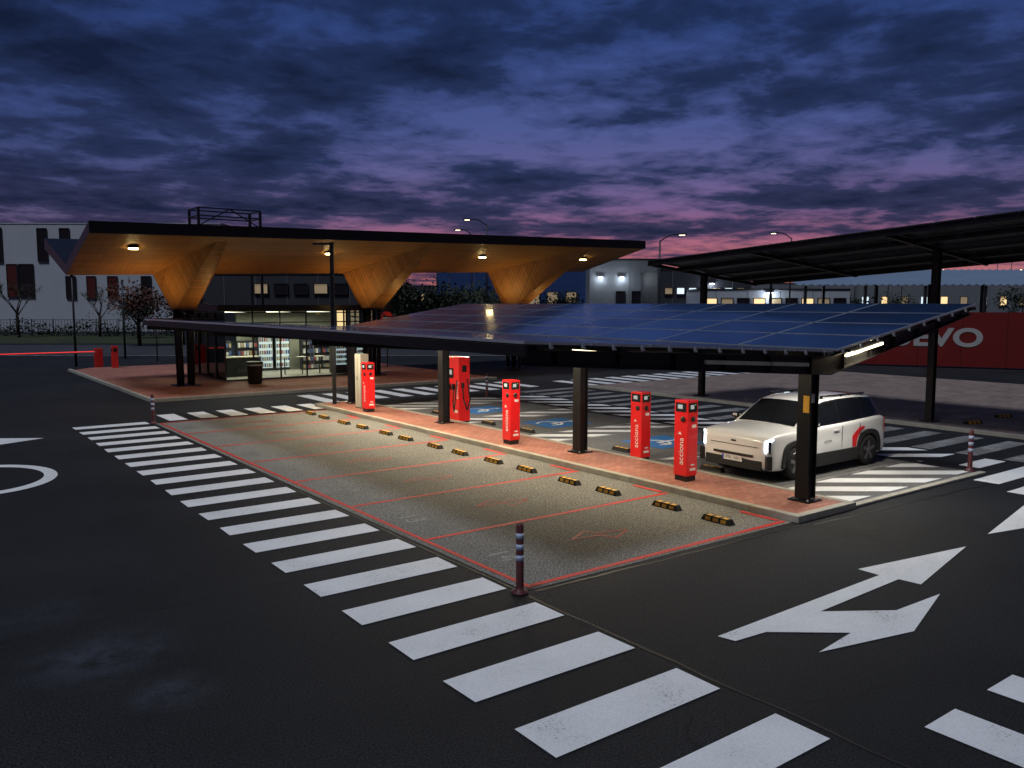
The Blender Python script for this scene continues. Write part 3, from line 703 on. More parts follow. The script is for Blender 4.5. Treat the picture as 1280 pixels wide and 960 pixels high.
# ---------------------------------------------------------------- red wall
x1,y1=FR(49.6,19.3); x2,y2=FR(41.7,35.0)
wd_=Vector((x2-x1,y2-y1,0)); wl_=wd_.length; wang=math.atan2(wd_.y,wd_.x)
e=thing('hoarding_wall','long red hoarding with large white lettering','hoarding',(x1,y1,0),wang)
M['redwall']=mat('red_hoarding',(0.17,0.007,0.006),0.55,0,0.3,.6)
M['greylet']=mat('greyish_white_lettering',(0.42,0.41,0.41),0.6,0,0.2,2)
b=MB(M['redwall'],M['dark']); n=8
for i in range(n):
    L_=wl_/n; b.box((L_*(i+.5),0,1.62),(L_-.015,.08,3.05),M['redwall']); b.box((L_*i,.07,1.6),(.08,.06,3.2),M['dark'])
b.done('panel',e)
text('NUEVO',1.40,M['greylet'],e,(4.5,-.06,1.68),(1,0,0),(0,0,1),'lettering',0.004,bold=0.045,sx=1.32)

# ---------------------------------------------------------------- background buildings
def bld(name,label,F,R0,R1,depth,h,wallm,wins=(),cat='building',roofm=None,rot=RZ,seams=True):
    x,y=FR(F,(R0+R1)/2); e=thing(name,label,cat,(x,y,0),rot)
    w=R1-R0
    b=MB(wallm); b.box((0,depth/2,h/2),(w,depth,h),wallm)
    k=0
    while seams and k*3<w-3:
        b.box((-w/2+1.5+k*3,-.01,h/2),(.04,.05,h-.2),M['gwall']); k+=1
    b.done('wall',e)
    b=MB(roofm or M['dark']); b.box((0,depth/2,h+.06),(w+.1,depth+.1,.12),roofm or M['dark']); b.done('roof',e)
    for (r0,r1,z0,z1,m) in wins:
        cxx=(r0+r1)/2-(R0+R1)/2
        q=MB(m,M['dark']); q.box((cxx,-.06,(z0+z1)/2),(r1-r0,.06,z1-z0),m)
        for s in (r0,r1): q.box((s-(R0+R1)/2,-.09,(z0+z1)/2),(.08,.1,z1-z0+.1),M['dark'])
        q.box((cxx,-.09,z1+.03),(r1-r0,.1,.08),M['dark']); q.box((cxx,-.09,z0-.03),(r1-r0,.1,.08),M['dark'])
        q.done('window',e)
    return e
M['gwall']=mat('grey_facade',(0.20,0.215,0.24),0.7,0,0.2,.4)
M['wwall']=mat('white_facade_panels',(0.50,0.53,0.60),0.7,0,0.12,.4)
M['dwall']=mat('dark_facade',(0.04,0.043,0.055),0.6,0,0.2,.4)
M['bwall']=mat('blue_facade',(0.03,0.07,0.22),0.45,0,0.3,.4)
M['wdark']=mat('dark_window',(0.015,0.015,0.02),0.15)
M['wred']=mat('dark_red_shutter',(0.10,0.015,0.015),0.5)
M['wwarm']=emi('warm_lit_window',(1,.68,.34),1.2)
M['wcool']=emi('cool_lit_window',(.75,.9,1),1.1)
M['wdim']=emi('dim_lit_window',(1,.75,.45),.14)
S=110/1045.
def pw(l,r,t,bt,m): return ((l-640)*S,(r-640)*S,3.6+(380-bt)*S,3.6+(380-t)*S,m)
bld('office_building','white panel building with dark vertical slot windows',110,-76,-38,25,14.0,M['wwall'],
    [pw(-14,7,286,328,M['wdark']),pw(51,63,287,327,M['wdark']),pw(79,91,287,327,M['wdark']),pw(11,24,331,371,M['wred']),pw(26,44,331,371,M['wdark']),pw(84,96,346,373,M['wdark']),pw(110,121,346,373,M['wred']),pw(136,148,346,373,M['wred']),pw(178,190,346,373,M['wdark']),pw(150,162,287,327,M['wdark']),pw(210,222,287,327,M['wdark'])],seams=False,roofm=M['wwall'])
bld('office_building','dark low office building with a few warm lit windows',80,-32,-12,14,6.4,M['dwall'],
    [(-24.6+1.9*i,-23.3+1.9*i,4.6,5.5,M['wdim'] if i in(0,3) else M['wdark']) for i in range(6)]+[(-24.6+1.3*i,-23.7+1.3*i,1.2,3.2,M['wdim'] if i%3 else M['wwarm']) for i in range(9)])
bld('warehouse','blue metal-clad warehouse with faint lit windows',100,-9,9,20,8.2,M['bwall'],[(2+i*2.2,3.3+i*2.2,3.4,5.0,M['wdim']) for i in range(3)]+[(-7+i*2.2,-6+i*2.2,1.2,2.6,M['wwarm'] if i==1 else M['wdim']) for i in range(4)])
bld('warehouse','grey warehouse with bright wall lamps and dark doors',95,8.8,17,20,8.6,M['gwall'],[(9.6,10.6,.2,3,M['wwarm']),(11.8,12.8,.4,5.0,M['wdark']),(13.6,14.6,.4,5.0,M['wdark'])])
bld('warehouse','dark warehouse with plain parapet and lit entrance',84,14.6,24,16,7.0,M['dwall'],[(15.4,16.6,.3,2.6,M['wcool']),(17.6,19.0,.3,2.6,M['wwarm']),(20,21.5,2.9,3.6,M['wwarm'])]+[(15.3+i*1.2,16.1+i*1.2,4.6,5.2,M['wcool'] if i in (1,2,5) else M['wdim']) for i in range(7)])
bld('office_building','low white commercial building with lit windows',78,17.5,31.5,14,4.9,M['wwall'],
    [(18.0+i*1.1,18.8+i*1.1,.5,2.4,(M['wwarm'],M['wcool'],M['wcool'],M['wdark'])[i%4]) for i in range(12)]+[(18.0+i*1.5,19.1+i*1.5,3.3,4.1,(M['wwarm'],M['wdim'],M['wdark'])[i%3]) for i in range(9)])
bld('warehouse','long grey industrial shed with small lit openings',140,38,120,25,7.0,M['gwall'],[(42+i*3.3,43.2+i*3.3,3.4,4.8,(M['wwarm'],M['wdim'],M['wcool'])[i%3]) for i in range(22)])
bld('warehouse','distant dark industrial shed on the horizon',210,-140,-60,30,9.0,M['dwall'],[(-130+i*8,-128+i*8,2,4,M['wdim']) for i in range(8)])
bld('warehouse','distant dark industrial shed on the horizon',230,-50,170,30,8.5,M['dwall'],[(-40+i*5,-38.6+i*5,4.4,6.2,M['wwarm'] if i%3==0 else M['wdim']) for i in range(40)])
def wall_lamp(F,R,z,li=True):
    x,y=FR(F,R); e=thing('wall_lamp','small bright lamp on warehouse wall','wall lamp',(x,y,z),RZ,'wall lamps'); b=MB(M['dark']); b.box((0,0,.1),(.5,.3,.12),M['dark']); b.done('bracket',e); b=MB(M['ledw']); b.box((0,-.05,0),(.4,.25,.08),M['ledw']); b.done('lens',e)
    if li: lamp('POINT','wall_lamp_light',e,(0,-.4,-.2),60,(.80,.90,1),.1)
for F,R,z_ in ((94.8,10,6.6),(94.8,12.4,6.6),(94.8,15.4,6.6),(83.8,20.0,5.6),(77.8,24,4.6)): wall_lamp(F,R,z_)
M['corr']=mat('pale_blue_corrugated_roof',(0.22,0.30,0.42),0.5,0.3,0.15,.5)
x,y=FR(64,36); e=thing('carport','open shed with pale blue corrugated roof on thin columns','carport',(x,y,0),RZ)
b=MB(M['corr'])
for i in range(56):
    x0=-14+i*.6; 
    b.face([(x0,0,5.0),(x0+.3,0,5.12),(x0+.3,9,6.62),(x0,9,6.5)],M['corr']); b.face([(x0+.3,0,5.12),(x0+.6,0,5.0),(x0+.6,9,6.5),(x0+.3,9,6.62)],M['corr'])
bmesh.ops.remove_doubles(b.bm,verts=b.bm.verts,dist=.001)
b.done('roof',e)
for i in range(8):
    for yy,h in ((.2,4.98),(8.8,6.4)): b=MB(M['dark']); b.box((-13.5+i*4.6,yy,h/2),(.2,.2,h),M['dark']); b.done('column',e)
def fence(F,R0,R1,h,lab,step=2.4,bars=True):
    x,y=FR(F,(R0+R1)/2); e=thing('fence',lab,'fence',(x,y,0),RZ); b=MB(M['dark']); w=R1-R0; n=int(w/step)
    for i in range(n+1): b.box((-w/2+i*w/n,0,h/2),(.07,.07,h),M['dark'])
    for zz_ in (.2,h-.1): b.box((0,0,zz_),(w,.04,.05),M['dark'])
    if bars:
        m=int(w/.35)
        for i in range(m): b.box((-w/2+i*.35,.03,h/2),(.03,.03,h-.3),M['dark'])
    b.done('railing',e)
fence(96,-90,-28,1.9,'long dark metal railing fence by the road')
fence(66,-16,12,1.1,'low metal guard railing in front of car park',1.5,False)
fence(60,14,70,2.0,'dark metal mesh fence around the yard',2.4,True)
e0=None
for i in range(16):
    x,y=FR(72,-12+i*2.1)
    if e0 is None:
        e0=thing('bollard','short pale grey post in a row by the road','bollard',(x,y,0),0,'pale posts along the road')
        b=MB(M['alu']); b.tube((0,0,0),(0,0,.95),.07,.07,mat('pale_post',(.5,.5,.5),.6),10); b.done('post',e0)
        b=MB(M['redp']); b.lathe([(.075,.7),(.075,.82)],(0,0,0),(0,0,1),M['redp'],10); b.done('reflective_band',e0)
    else: dup(e0,(x,y,0))
x0,y0=FR(58,-60);x1,y1=FR(58,10);x2,y2=FR(58.5,10);x3,y3=FR(58.5,-60)
flatobj('road_line_marking',[[(x0,y0),(x1,y1),(x2,y2),(x3,y3)]],.012,M['whiteworn'])
M['grass']=ground_mat('dry_grass',(0.02,0.03,0.012),(0.045,0.05,0.025),.5,.9,.2,20,.5)
flatobj('grass_verge',[[FR(76,-120),FR(76,-6),FR(98,-6),FR(98,-120)]],.012,M['grass'])
flatobj('far_field',[[FR(170,-400),FR(170,400),FR(1500,1500),FR(1500,-1500)]],.02,M['grass'])
M['road']=ground_mat('grey_road',(0.035,0.037,0.045),(0.055,0.057,0.065),.3,.7,.2,40,.4)
flatobj('road',[[FR(59,-80),FR(59,12),FR(73,12),FR(73,-80)]],.008,M['road'])
# ---------------------------------------------------------------- trees
M['bark']=mat('bark',(0.05,0.035,0.025),0.9,0,0.4,8,.5)
leafm={'green':[mat('foliage_green_a',(0.016,0.026,0.012),.8),mat('foliage_green_b',(0.035,0.045,0.020),.8)],
       'rust':[mat('foliage_rust_a',(0.08,0.03,0.02),.8),mat('foliage_rust_b',(0.13,0.05,0.025),.8)]}
def tree(F,R,h,cr,kind,lab,n=1300):
    x,y=FR(F,R); e=thing('tree',lab,'tree',(x,y,0),random.uniform(0,6))
    b=MB(M['bark']); tips=[]
    b.tube((0,0,0),(.05,.03,h*.38),.16*h/6,.11*h/6,M['bark'],9)
    def br(p,d,l,r,lv):
        q=p+d*l; b.tube(p,q,r,r*.6,M['bark'],6 if lv>1 else 5); tips.append(q)
        if lv>0:
            for k in range(3):
                nd=(d+Vector((random.uniform(-.8,.8),random.uniform(-.8,.8),random.uniform(-.15,.6)))).normalized()
                br(q,nd,l*random.uniform(.6,.82),r*.58,lv-1)
    for k in range(5):
        a=k*1.257+random.uniform(-.3,.3); br(Vector((.05,.03,h*random.uniform(.25,.38))),Vector((math.cos(a)*.6,math.sin(a)*.6,.9)).normalized(),h*.2,.06*h/6,3 if kind=='bare' else 2)
    b.done('trunk',e)
    if kind!='bare':
        ms=leafm[kind]; b=MB(*ms)
        cl=[t+Vector((random.gauss(0,.35),random.gauss(0,.35),random.gauss(0,.3)))*cr*.5 for t in tips]
        for i in range(n):
            c=random.choice(cl); p=c+Vector((random.gauss(0,1),random.gauss(0,1),random.gauss(0,.8)))*cr*.15
            r=Vector((random.uniform(-1,1),random.uniform(-1,1),random.uniform(-1,1))).normalized()*cr*.06; s=r.cross(Vector((random.uniform(-1,1),.3,1))).normalized()*r.length*.6
            b.face([p-r,p+s,p+r,p-s],ms[0] if random.random()<.6 else ms[1])
        b.done('crown',e,fix=False)
tree(90,-53.3,7.5,3,'bare','bare leafless tree in front of white building')
tree(92,-45.5,6.5,3,'bare','bare leafless tree in front of white building')
tree(72,-32.2,6.3,2.6,'rust','small autumn tree with rusty leaves by fence')
tree(75,-29.6,5.0,2.2,'rust','small autumn tree with rusty leaves by fence')
tree(88,-39.5,4.5,2.2,'green','small dark green tree by the fence')
for F,R,h in ((68,-8.8,6.0),(70,-6.2,5.6),(74,-4.2,6.2),(72,-1.8,5.2),(76,-11,6.4),(84,5,5.5),(69,30,4.0),(88,16.5,5),(90,-24,6)):
    tree(F,R,h,2.8,'green','dark green leafy tree behind the car park')
for F,R,h in ((130,60,6),(125,75,7),(128,90,6),(120,48,5)): tree(F,R,h,3,'green','distant dark green tree beyond the fence',700)
def hedge(F,R0,R1,h,lab):
    x,y=FR(F,(R0+R1)/2); b=MB(*leafm['green']); w=R1-R0
    for i in range(int(w*90)):
        p=Vector((random.uniform(-w/2,w/2),random.gauss(0,.35),abs(random.gauss(h*.5,h*.28)))); p.z*=1+.25*math.sin(p.x*.9)
        r=Vector((random.uniform(-1,1),random.uniform(-1,1),random.uniform(-1,1))).normalized()*.16; s=r.cross(Vector((.2,.3,1))).normalized()*.1
        b.face([p-r,p+s,p+r,p-s],random.choice(leafm['green']))
    o=b.done('hedge',fix=False,label=lab,category='hedge'); o.location=(x,y,0); o.rotation_euler=(0,0,RZ)
hedge(94,-85,-28,1.5,'uneven dark green hedge along the railing'); hedge(76,-14,10,1.2,'low dark green hedge behind pale posts')
for i in range(40):
    F=random.uniform(120,300); R=F*random.uniform(.30,.66); x,y=FR(F,R)
    street_lamp('distant lit street lamp on the far road',(x,y,0),random.uniform(7,12),1.0,RZ+random.uniform(-1,1),True,'distant street lamps',big=1.8)

# ---------------------------------------------------------------- car
M['carp']=mat('white_car_paint',(0.82,0.83,0.84),0.28,0,0.02,1,coat=1.0)
M['cblk']=mat('gloss_black_trim',(0.01,0.01,0.011),0.2,0,0.1,2,coat=.5)
M['clad']=mat('dark_cladding',(0.016,0.016,0.018),0.65,0,0.1,8)
M['cgl']=mat('car_window_glass',(0.006,0.007,0.009),0.04,0,0.1,2)
M['hl']=mat('headlight_glow',(1,1,1),0.3,emit=(.80,.90,1),es=14)
M['tl']=mat('tail_light',(.25,.008,.008),0.3)
M['rimm']=mat('alloy_rim',(0.16,0.16,0.17),0.35,0.7)
car=thing('parked_car','white compact electric suv with red side graphic, headlights on','car',(16.0,10.95,0.006))
def loft(stations,fn,mats,mfun,name):
    b=MB(*mats); rings=[]
    for s in stations:
        half=fn(s); pts=[(s[0],y,z_) for y,z_ in half]+[(s[0],-y,z_) for y,z_ in half[::-1] if abs(y)>1e-6]
        rings.append([b.bm.verts.new(p) for p in pts])
    n=len(rings[0])
    for a,c in zip(rings[:-1],rings[1:]):
        for i in range(n):
            f=b.bm.faces.new((a[i],a[(i+1)%n],c[(i+1)%n],c[i])); f.material_index=mfun(i,n); f.smooth=True
    b.bm.faces.new(rings[0]); b.bm.faces.new(rings[-1][::-1])
    return b
ST=[(-2.15,.70,.32,.80,.83),(-2.14,.74,.29,.83,.86),(-2.10,.82,.25,.90,.93),(-2.01,.88,.22,.945,.98),(-1.84,.91,.205,.975,1.02),(-1.3,.925,.20,1.0,1.06),(-.95,.926,.20,1.01,1.08),(-.4,.928,.20,1.02,1.08),(.5,.928,.20,1.04,1.09),(1.3,.928,.20,1.07,1.10),(1.8,.92,.21,1.085,1.11),(2.05,.905,.24,1.07,1.08),(2.12,.87,.27,1.02,1.03),(2.145,.82,.31,.95,.96)]
def sec(s):
    x,w,zb,zs,zt=s
    return [(0,zb),(w*.88,zb),(w*.985,zb+.03),(w,zb+.10),(w*1.005,(zs+zb)/2+.02),(w*.985,(zs+zb)/2+.10),(w*.992,zs-.10),(w*.985,zs-.035),(w*.955,zs-.003),(w*.90,zs+.006),(w*.57,zt-.005),(0,zt)]
b=loft(ST,sec,[M['carp']],lambda i,n:0,'body')
body=b.done('body',car)
body.modifiers.new('s','SUBSURF').levels=2; body.modifiers['s'].render_levels=2
cut=MB(M['blk'])
for x in (-1.30,1.38):
    for s in (-1,1): cut.tube((x,.60*s,.345),(x,1.2*s,.345),.405,.405,M['blk'],40,False)
cutter=cut.done('cutter'); cutter.location=car.location
bm_=body.modifiers.new('b','BOOLEAN'); bm_.object=cutter; bm_.operation='DIFFERENCE'; bm_.solver='EXACT'
bpy.context.view_layer.update()
me=bpy.data.meshes.new_from_object(body.evaluated_get(bpy.context.evaluated_depsgraph_get()))
body.modifiers.clear(); body.data=me
bpy.data.objects.remove(cutter)
GS=[(-1.14,.80,.79,1.00,1.03),(-.75,.84,.755,1.02,1.28),(-.38,.86,.71,1.02,1.50),(-.08,.87,.695,1.03,1.56),(.5,.872,.695,1.04,1.585),(1.15,.868,.685,1.06,1.58),(1.76,.855,.675,1.07,1.545),(1.93,.845,.70,1.07,1.38),(2.09,.83,.77,1.05,1.10)]
def gsec(s):
    x,wb,wr,zb,zt=s
    return [(0,zb-.05),(wb,zb-.05),(wb,zb),(wb+(wr-wb)*.5,zb+(zt-zb)*.47),(wr,zt-.05*min(1,(zt-zb)*3)),(wr-.07,zt-.01),(wr*.5,zt+.01),(0,zt+.016)]
b=loft(GS,gsec,[M['carp'],M['cblk']],lambda i,n:1 if (i in(1,2,3) or i in (n-2,n-3,n-4)) else 0,'cabin')
gh=b.done('cabin',car)
def gi(x):
    for a,c in zip(GS[:-1],GS[1:]):
        if a[0]<=x<=c[0]:
            t=(x-a[0])/(c[0]-a[0]); return [a[k]+(c[k]-a[k])*t for k in range(5)]
def side(x,t,sg,off=.007):
    s=gi(x); h=gsec(s); p=h[2];q=h[3];r=h[4]
    if t<.5: u=t*2; y=p[0]+(q[0]-p[0])*u; z_=p[1]+(q[1]-p[1])*u
    else: u=t*2-1; y=q[0]+(r[0]-q[0])*u; z_=q[1]+(r[1]-q[1])*u
    return (x,sg*(y+off),z_+off*.3)
for sg in (-1,1):
    for xa,xb in ((-.82,.30),(.37,1.20),(1.27,1.74)):
        b=MB(M['cgl']); n=8
        for i in range(n):
            for j in range(4):
                x0=xa+(xb-xa)*i/n;x1=xa+(xb-xa)*(i+1)/n;t0=.06+.86*j/4;t1=.06+.86*(j+1)/4
                f=b.face([side(x0,t0,sg),side(x1,t0,sg),side(x1,t1,sg),side(x0,t1,sg)],M['cgl']); f.smooth=True
        bmesh.ops.remove_doubles(b.bm,verts=b.bm.verts,dist=.0005); b.done('side_window',car)
def top(x,u,off=.008):
    s=gi(x); h=gsec(s); w=h[5][0]-.01; y=u*w; a=abs(y); p=h[5];q=h[6];r=h[7]
    if a>q[0]: z_=q[1]+(p[1]-q[1])*(a-q[0])/(p[0]-q[0])
    else: z_=r[1]+(q[1]-r[1])*a/q[0]
    return (x+(-off if x<0 else off),y,z_+off)
for nm,xa,xb in (('windscreen',-1.09,-.40),('rear_window',1.79,2.05)):
    b=MB(M['cgl']); 
    for i in range(6):
        for j in range(10):
            x0=xa+(xb-xa)*i/6;x1=xa+(xb-xa)*(i+1)/6;u0=-1+2*j/10;u1=-1+2*(j+1)/10
            f=b.face([top(x0,u0),top(x1,u0),top(x1,u1),top(x0,u1)],M['cgl']); f.smooth=True
    bmesh.ops.remove_doubles(b.bm,verts=b.bm.verts,dist=.0005); b.done(nm,car)
for sg in (-1,1):
    b=MB(M['clad']); b.box((.04,sg*.926,.33),(1.80,.05,.28),M['clad'],bev=.02); b.done('side_cladding',car)
    for x in (-1.30,1.38):
        # squared wheel-arch cladding, built as an angular ring round the opening
        b=MB(M['clad']); outer=[]; n=24
        for i in range(n+1):
            a=math.radians(-8+196*i/n); ca,sa=math.cos(a),math.sin(a)
            k=1.0/((abs(ca)**4+abs(sa)**4)**.25); ro=.475+.05*(k-1)/.19
            outer.append((x+ro*ca,.345+ro*sa,x+.385*ca,.345+.385*sa))
        yo=sg*.945; yi=sg*.85
        for p,q in zip(outer[:-1],outer[1:]):
            b.face([(p[2],yo,p[3]),(q[2],yo,q[3]),(q[0],yo,q[1]),(p[0],yo,p[1])],M['clad'])
            b.face([(p[0],yo,p[1]),(q[0],yo,q[1]),(q[0],yi,q[1]),(p[0],yi,p[1])],M['clad'])
            b.face([(p[2],yo,p[3]),(q[2],yo,q[3]),(q[2],yi,q[3]),(p[2],yi,p[3])],M['clad'])
        bmesh.ops.remove_doubles(b.bm,verts=b.bm.verts,dist=.0005)
        b.done('wheel_arch',car)
    for x in (-.72,.33,1.02):
        b=MB(M['blk']); b.box((x,sg*.927,.74),(.007,.012,.48),M['blk']); b.done('door_gap',car)
    b=MB(M['carp']); b.box((.12,sg*.930,.90),(.18,.02,.025),M['carp'],bev=.006); b.done('door_handle',car)
    b=MB(M['cblk'],M['carp']); b.box((-.78,sg*.94,1.06),(.10,.16,.05),M['cblk']); b.box((-.80,sg*1.00,1.12),(.12,.19,.13),M['carp'],bev=.04); b.done('wing_mirror',car)
    b=MB(M['alu']); b.beam((-.1,sg*.635,1.61),(1.62,sg*.62,1.595),.025,.03,M['cblk'])
    for x in (-.05,.7,1.5): b.box((x,sg*.625,1.585),(.08,.025,.05),M['cblk'])
    b.done('roof_rail',car)
    b=MB(M['cblk']); b.box((-2.075,sg*.81,.74),(.06,.15,.24),M['cblk'],rz=sg*.65,bev=.015); b.done('headlight_housing',car)
    b=MB(M['hl']); b.box((-2.13,sg*.775,.73),(.014,.026,.22),M['hl'],rz=sg*.6); b.beam((-2.125,sg*.78,.845),(-2.02,sg*.88,.895),.02,.022,M['hl']); b.box((-2.08,sg*.84,.68),(.02,.07,.045),M['hl'],rz=sg*.7)
    b.done('headlight',car)
    b=MB(M['tl']); b.box((2.09,sg*.85,.85),(.06,.07,.32),M['tl'],rz=-sg*.5); b.done('tail_light',car)
b=MB(M['redp']); poly=[(.72,.48),(.875,.48),(.89,.60),(.97,.73),(1.08,.83),(1.20,.865),(1.20,.90),(1.0,.90),(.72,.72)]
b.face([(p[0],-(.938 if p[1]<.7 else .930),p[1]) for p in poly],M['redp']); b.done('red_side_graphic',car)
text('acciona',.09,M['dark'],car,(-.20,-.936,.70),(1,0,0),(0,0,1),'side_lettering',.0005)
b=MB(M['clad']); b.box((-2.13,0,.34),(.09,1.42,.20),M['clad'],bev=.02); b.done('front_bumper',car)
for sg in (-1,1):
    b=MB(M['clad']); b.box((-2.07,sg*.79,.42),(.12,.24,.28),M['clad'],rz=sg*.6,bev=.02); b.done('bumper_corner',car)
b=MB(M['cblk']); b.box((-2.158,0,.71),(.010,1.2,.010),M['cblk']); b.box((-2.152,0,.79),(.03,.11,.03),M['cblk']); b.box((-2.155,0,.52),(.04,1.0,.05),M['cblk']); b.done('front_trim',car)
b=MB(M['wht']); b.box((-2.185,0,.43),(.012,.50,.11),M['wht']); b.box((-2.192,.228,.43),(.004,.04,.11),mat('plate_blue',(.02,.08,.5),.5)); b.done('number_plate',car)
text('4781',.085,M['blk'],car,(-2.1925,.09,.43),(0,-1,0),(0,0,1),'plate_lettering',.0005)
text('NKC',.085,M['blk'],car,(-2.1925,-.13,.43),(0,-1,0),(0,0,1),'plate_lettering',.0005)
b=MB(M['clad']); b.box((2.12,0,.36),(.10,1.5,.24),M['clad'],bev=.02); b.done('rear_bumper',car)
b=MB(M['blk']); b.box((.04,0,.30),(3.6,1.1,.2),M['blk']); b.done('underbody',car)
for x in (-1.30,1.38):
    for sg in (-1,1):
        w=bpy.data.objects.new('wheel',None); w.empty_display_size=.1; col.objects.link(w); w.parent=car; w.location=(x,sg*.835,.345)
        b=MB(M['rub']); b.lathe([(.24,-.10),(.325,-.105),(.345,-.08),(.345,.08),(.325,.105),(.24,.10)],(0,0,0),(0,sg,0),M['rub'],36); b.done('tyre',w)
        b=MB(M['rimm'],M['cblk'])
        b.lathe([(.235,-.02),(.24,.104),(.225,.108),(.215,.06),(.05,.05)],(0,0,0),(0,sg,0),M['cblk'],36)
        for k in range(5):
            a=k*2*math.pi/5+.3; 
            b.beam((.05*math.cos(a),sg*.085,.05*math.sin(a)),(.225*math.cos(a),sg*.095,.225*math.sin(a)),.075,.03,M['rimm'],up=(0,1,0))
        b.lathe([(.05,.07),(.05,.11),(.03,.115)],(0,0,0),(0,sg,0),M['rimm'],16)
        b.done('rim',w)

# ---------------------------------------------------------------- world
wd=bpy.data.worlds.new('World'); scene.world=wd; wd.use_nodes=True; nt=wd.node_tree; N=nt.nodes; L=nt.links
bg=N['Background']
tc=N.new('ShaderNodeTexCoord'); sep=N.new('ShaderNodeSeparateXYZ'); L.new(tc.outputs['Generated'],sep.inputs[0])
def math_(op,a,bv=None,c=None,clamp=False):
    n=N.new('ShaderNodeMath'); n.operation=op; n.use_clamp=clamp
    for i,v in enumerate((a,bv,c)):
        if v is None: continue
        if isinstance(v,(int,float)): n.inputs[i].default_value=v
        else: L.new(v,n.inputs[i])
    return n.outputs[0]
zc=math_('MAXIMUM',sep.outputs[2],0.0)
den=math_('ADD',zc,0.08)
ux=math_('DIVIDE',sep.outputs[0],den); uy=math_('DIVIDE',sep.outputs[1],den)
cmb=N.new('ShaderNodeCombineXYZ'); L.new(ux,cmb.inputs[0]); L.new(uy,cmb.inputs[1])
def noise(scale,detail,rough,off=(0,0,0),dist=0.0):
    mp=N.new('ShaderNodeMapping'); mp.inputs['Location'].default_value=off; L.new(cmb.outputs[0],mp.inputs[0])
    n=N.new('ShaderNodeTexNoise'); n.inputs['Scale'].default_value=scale; n.inputs['Detail'].default_value=detail; n.inputs['Roughness'].default_value=rough; n.inputs['Distortion'].default_value=dist
    L.new(mp.outputs[0],n.inputs['Vector']); return n.outputs['Fac']
n1=noise(1.25,12,0.58,(3.1,1.7,0),.2); n2=noise(0.36,4,0.5,(9.3,2.2,4)); n3=noise(4.2,12,0.62,(1,5,8),.3)
cl=math_('ADD',math_('MULTIPLY',n1,0.60),math_('ADD',math_('MULTIPLY',n2,0.36),math_('MULTIPLY',n3,0.28)))
def ramp(fac,els,interp='LINEAR'):
    r=N.new('ShaderNodeValToRGB'); r.color_ramp.interpolation=interp
    while len(r.color_ramp.elements)<len(els): r.color_ramp.elements.new(0.5)
    for e_,(p,c) in zip(r.color_ramp.elements,els): e_.position=p; e_.color=list(c)+[1]
    L.new(fac,r.inputs[0]); return r.outputs[0]
clearA=ramp(zc,[(0,(.52,.17,.13)),(.055,(.46,.14,.17)),(.08,(.31,.115,.20)),(.11,(.17,.105,.24)),(.15,(.11,.105,.26)),(.2,(.070,.095,.27)),(.3,(.036,.070,.24)),(.5,(.020,.05,.18)),(1,(.010,.026,.10))])
clearB=ramp(zc,[(0,(.28,.15,.21)),(.055,(.26,.14,.23)),(.085,(.15,.12,.24)),(.13,(.075,.090,.23)),(.2,(.045,.075,.23)),(.3,(.028,.056,.20)),(.5,(.018,.040,.15)),(1,(.010,.024,.09))])
cloud=ramp(zc,[(0,(.018,.018,.042)),(.08,(.013,.018,.048)),(.16,(.010,.017,.048)),(.3,(.007,.013,.040)),(1,(.005,.010,.03))])
cloudl=ramp(zc,[(0,(.12,.050,.085)),(.06,(.080,.048,.10)),(.10,(.042,.042,.105)),(.16,(.028,.042,.120)),(.3,(.017,.034,.110)),(1,(.012,.022,.08))])
dv=N.new('ShaderNodeVectorMath'); dv.operation='DOT_PRODUCT'; L.new(tc.outputs['Generated'],dv.inputs[0]); d_=Vector((math.sin(math.radians(45)),math.cos(math.radians(45)),0)); dv.inputs[1].default_value=d_
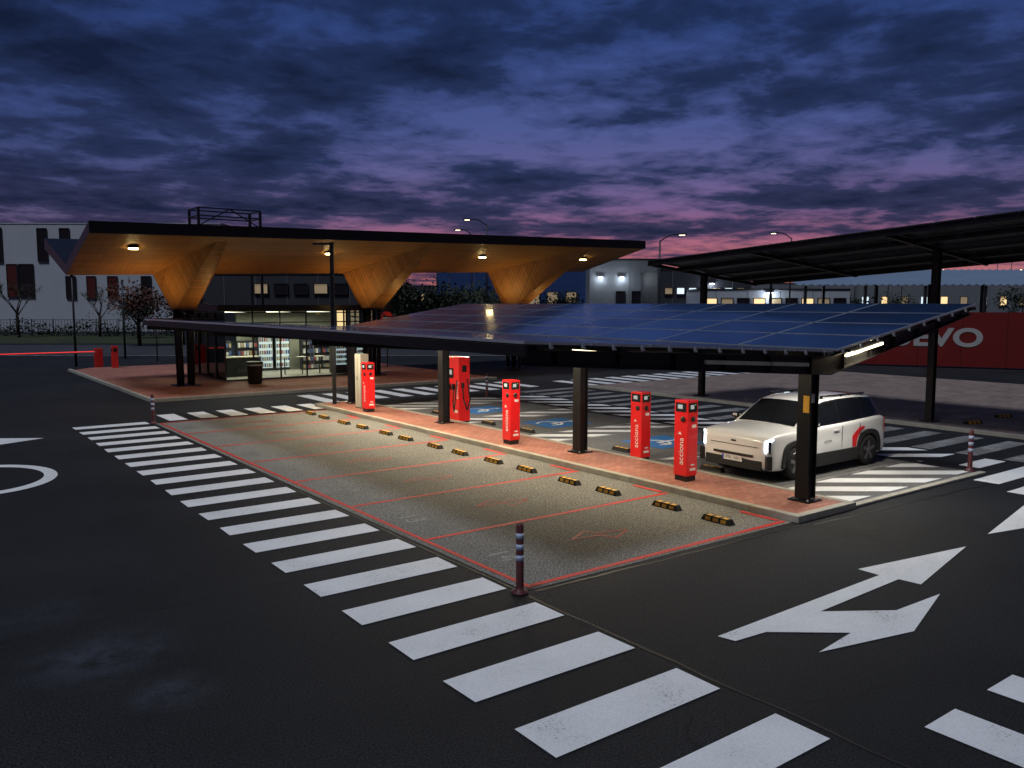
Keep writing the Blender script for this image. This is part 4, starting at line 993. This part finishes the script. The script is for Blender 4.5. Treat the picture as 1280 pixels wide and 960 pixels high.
glow=N.new('ShaderNodeMapRange'); glow.inputs[1].default_value=.80; glow.inputs[2].default_value=.97; glow.inputs[3].default_value=0; glow.inputs[4].default_value=1; L.new(dv.outputs['Value'],glow.inputs[0])
mc=N.new('ShaderNodeMixRGB'); L.new(glow.outputs[0],mc.inputs[0]); L.new(clearB,mc.inputs[1]); L.new(clearA,mc.inputs[2])
bias=N.new('ShaderNodeMapRange'); bias.inputs[1].default_value=.03; bias.inputs[2].default_value=.11; bias.inputs[3].default_value=.10; bias.inputs[4].default_value=0.0; L.new(zc,bias.inputs[0])
clb=math_('SUBTRACT',cl,bias.outputs[0])
thick=math_('MULTIPLY',math_('SUBTRACT',clb,0.583),7.0,None,True)
edge=math_('MULTIPLY',math_('SUBTRACT',clb,0.508),9.0,None,True)
m1=N.new('ShaderNodeMixRGB'); L.new(edge,m1.inputs[0]); L.new(mc.outputs[0],m1.inputs[1]); L.new(cloudl,m1.inputs[2])
m2=N.new('ShaderNodeMixRGB'); L.new(thick,m2.inputs[0]); L.new(m1.outputs[0],m2.inputs[1]); L.new(cloud,m2.inputs[2])
az=math_('MULTIPLY_ADD',dv.outputs['Value'],0.5,0.55,False)
az=math_('MAXIMUM',az,0.25)
ms=N.new('ShaderNodeVectorMath'); ms.operation='SCALE'; L.new(m2.outputs[0],ms.inputs[0]); L.new(az,ms.inputs['Scale'])
L.new(ms.outputs[0],bg.inputs[0]); bg.inputs[1].default_value=1.0

sl=bpy.data.lights.new('stand_in_sun','SUN'); sl.energy=1.6; sl.angle=math.radians(14); sl.color=(.82,.89,1.0)  # soft cool sun added in place of lamps behind the camera
so=bpy.data.objects.new('stand_in_sun',sl); col.objects.link(so)
dirv=Vector((0.40,0.12,-0.92)); so.rotation_euler=dirv.to_track_quat('-Z','Y').to_euler()

cd=bpy.data.cameras.new('camera'); cam=bpy.data.objects.new('camera',cd); col.objects.link(cam)
cam.location=(0,0,3.6); cam.rotation_euler=(math.radians(90)-math.atan(100/1040),0,RZ)
cd.sensor_width=36; cd.lens=36*1040/1280; cd.clip_end=6000; cd.clip_start=0.05
scene.camera=cam
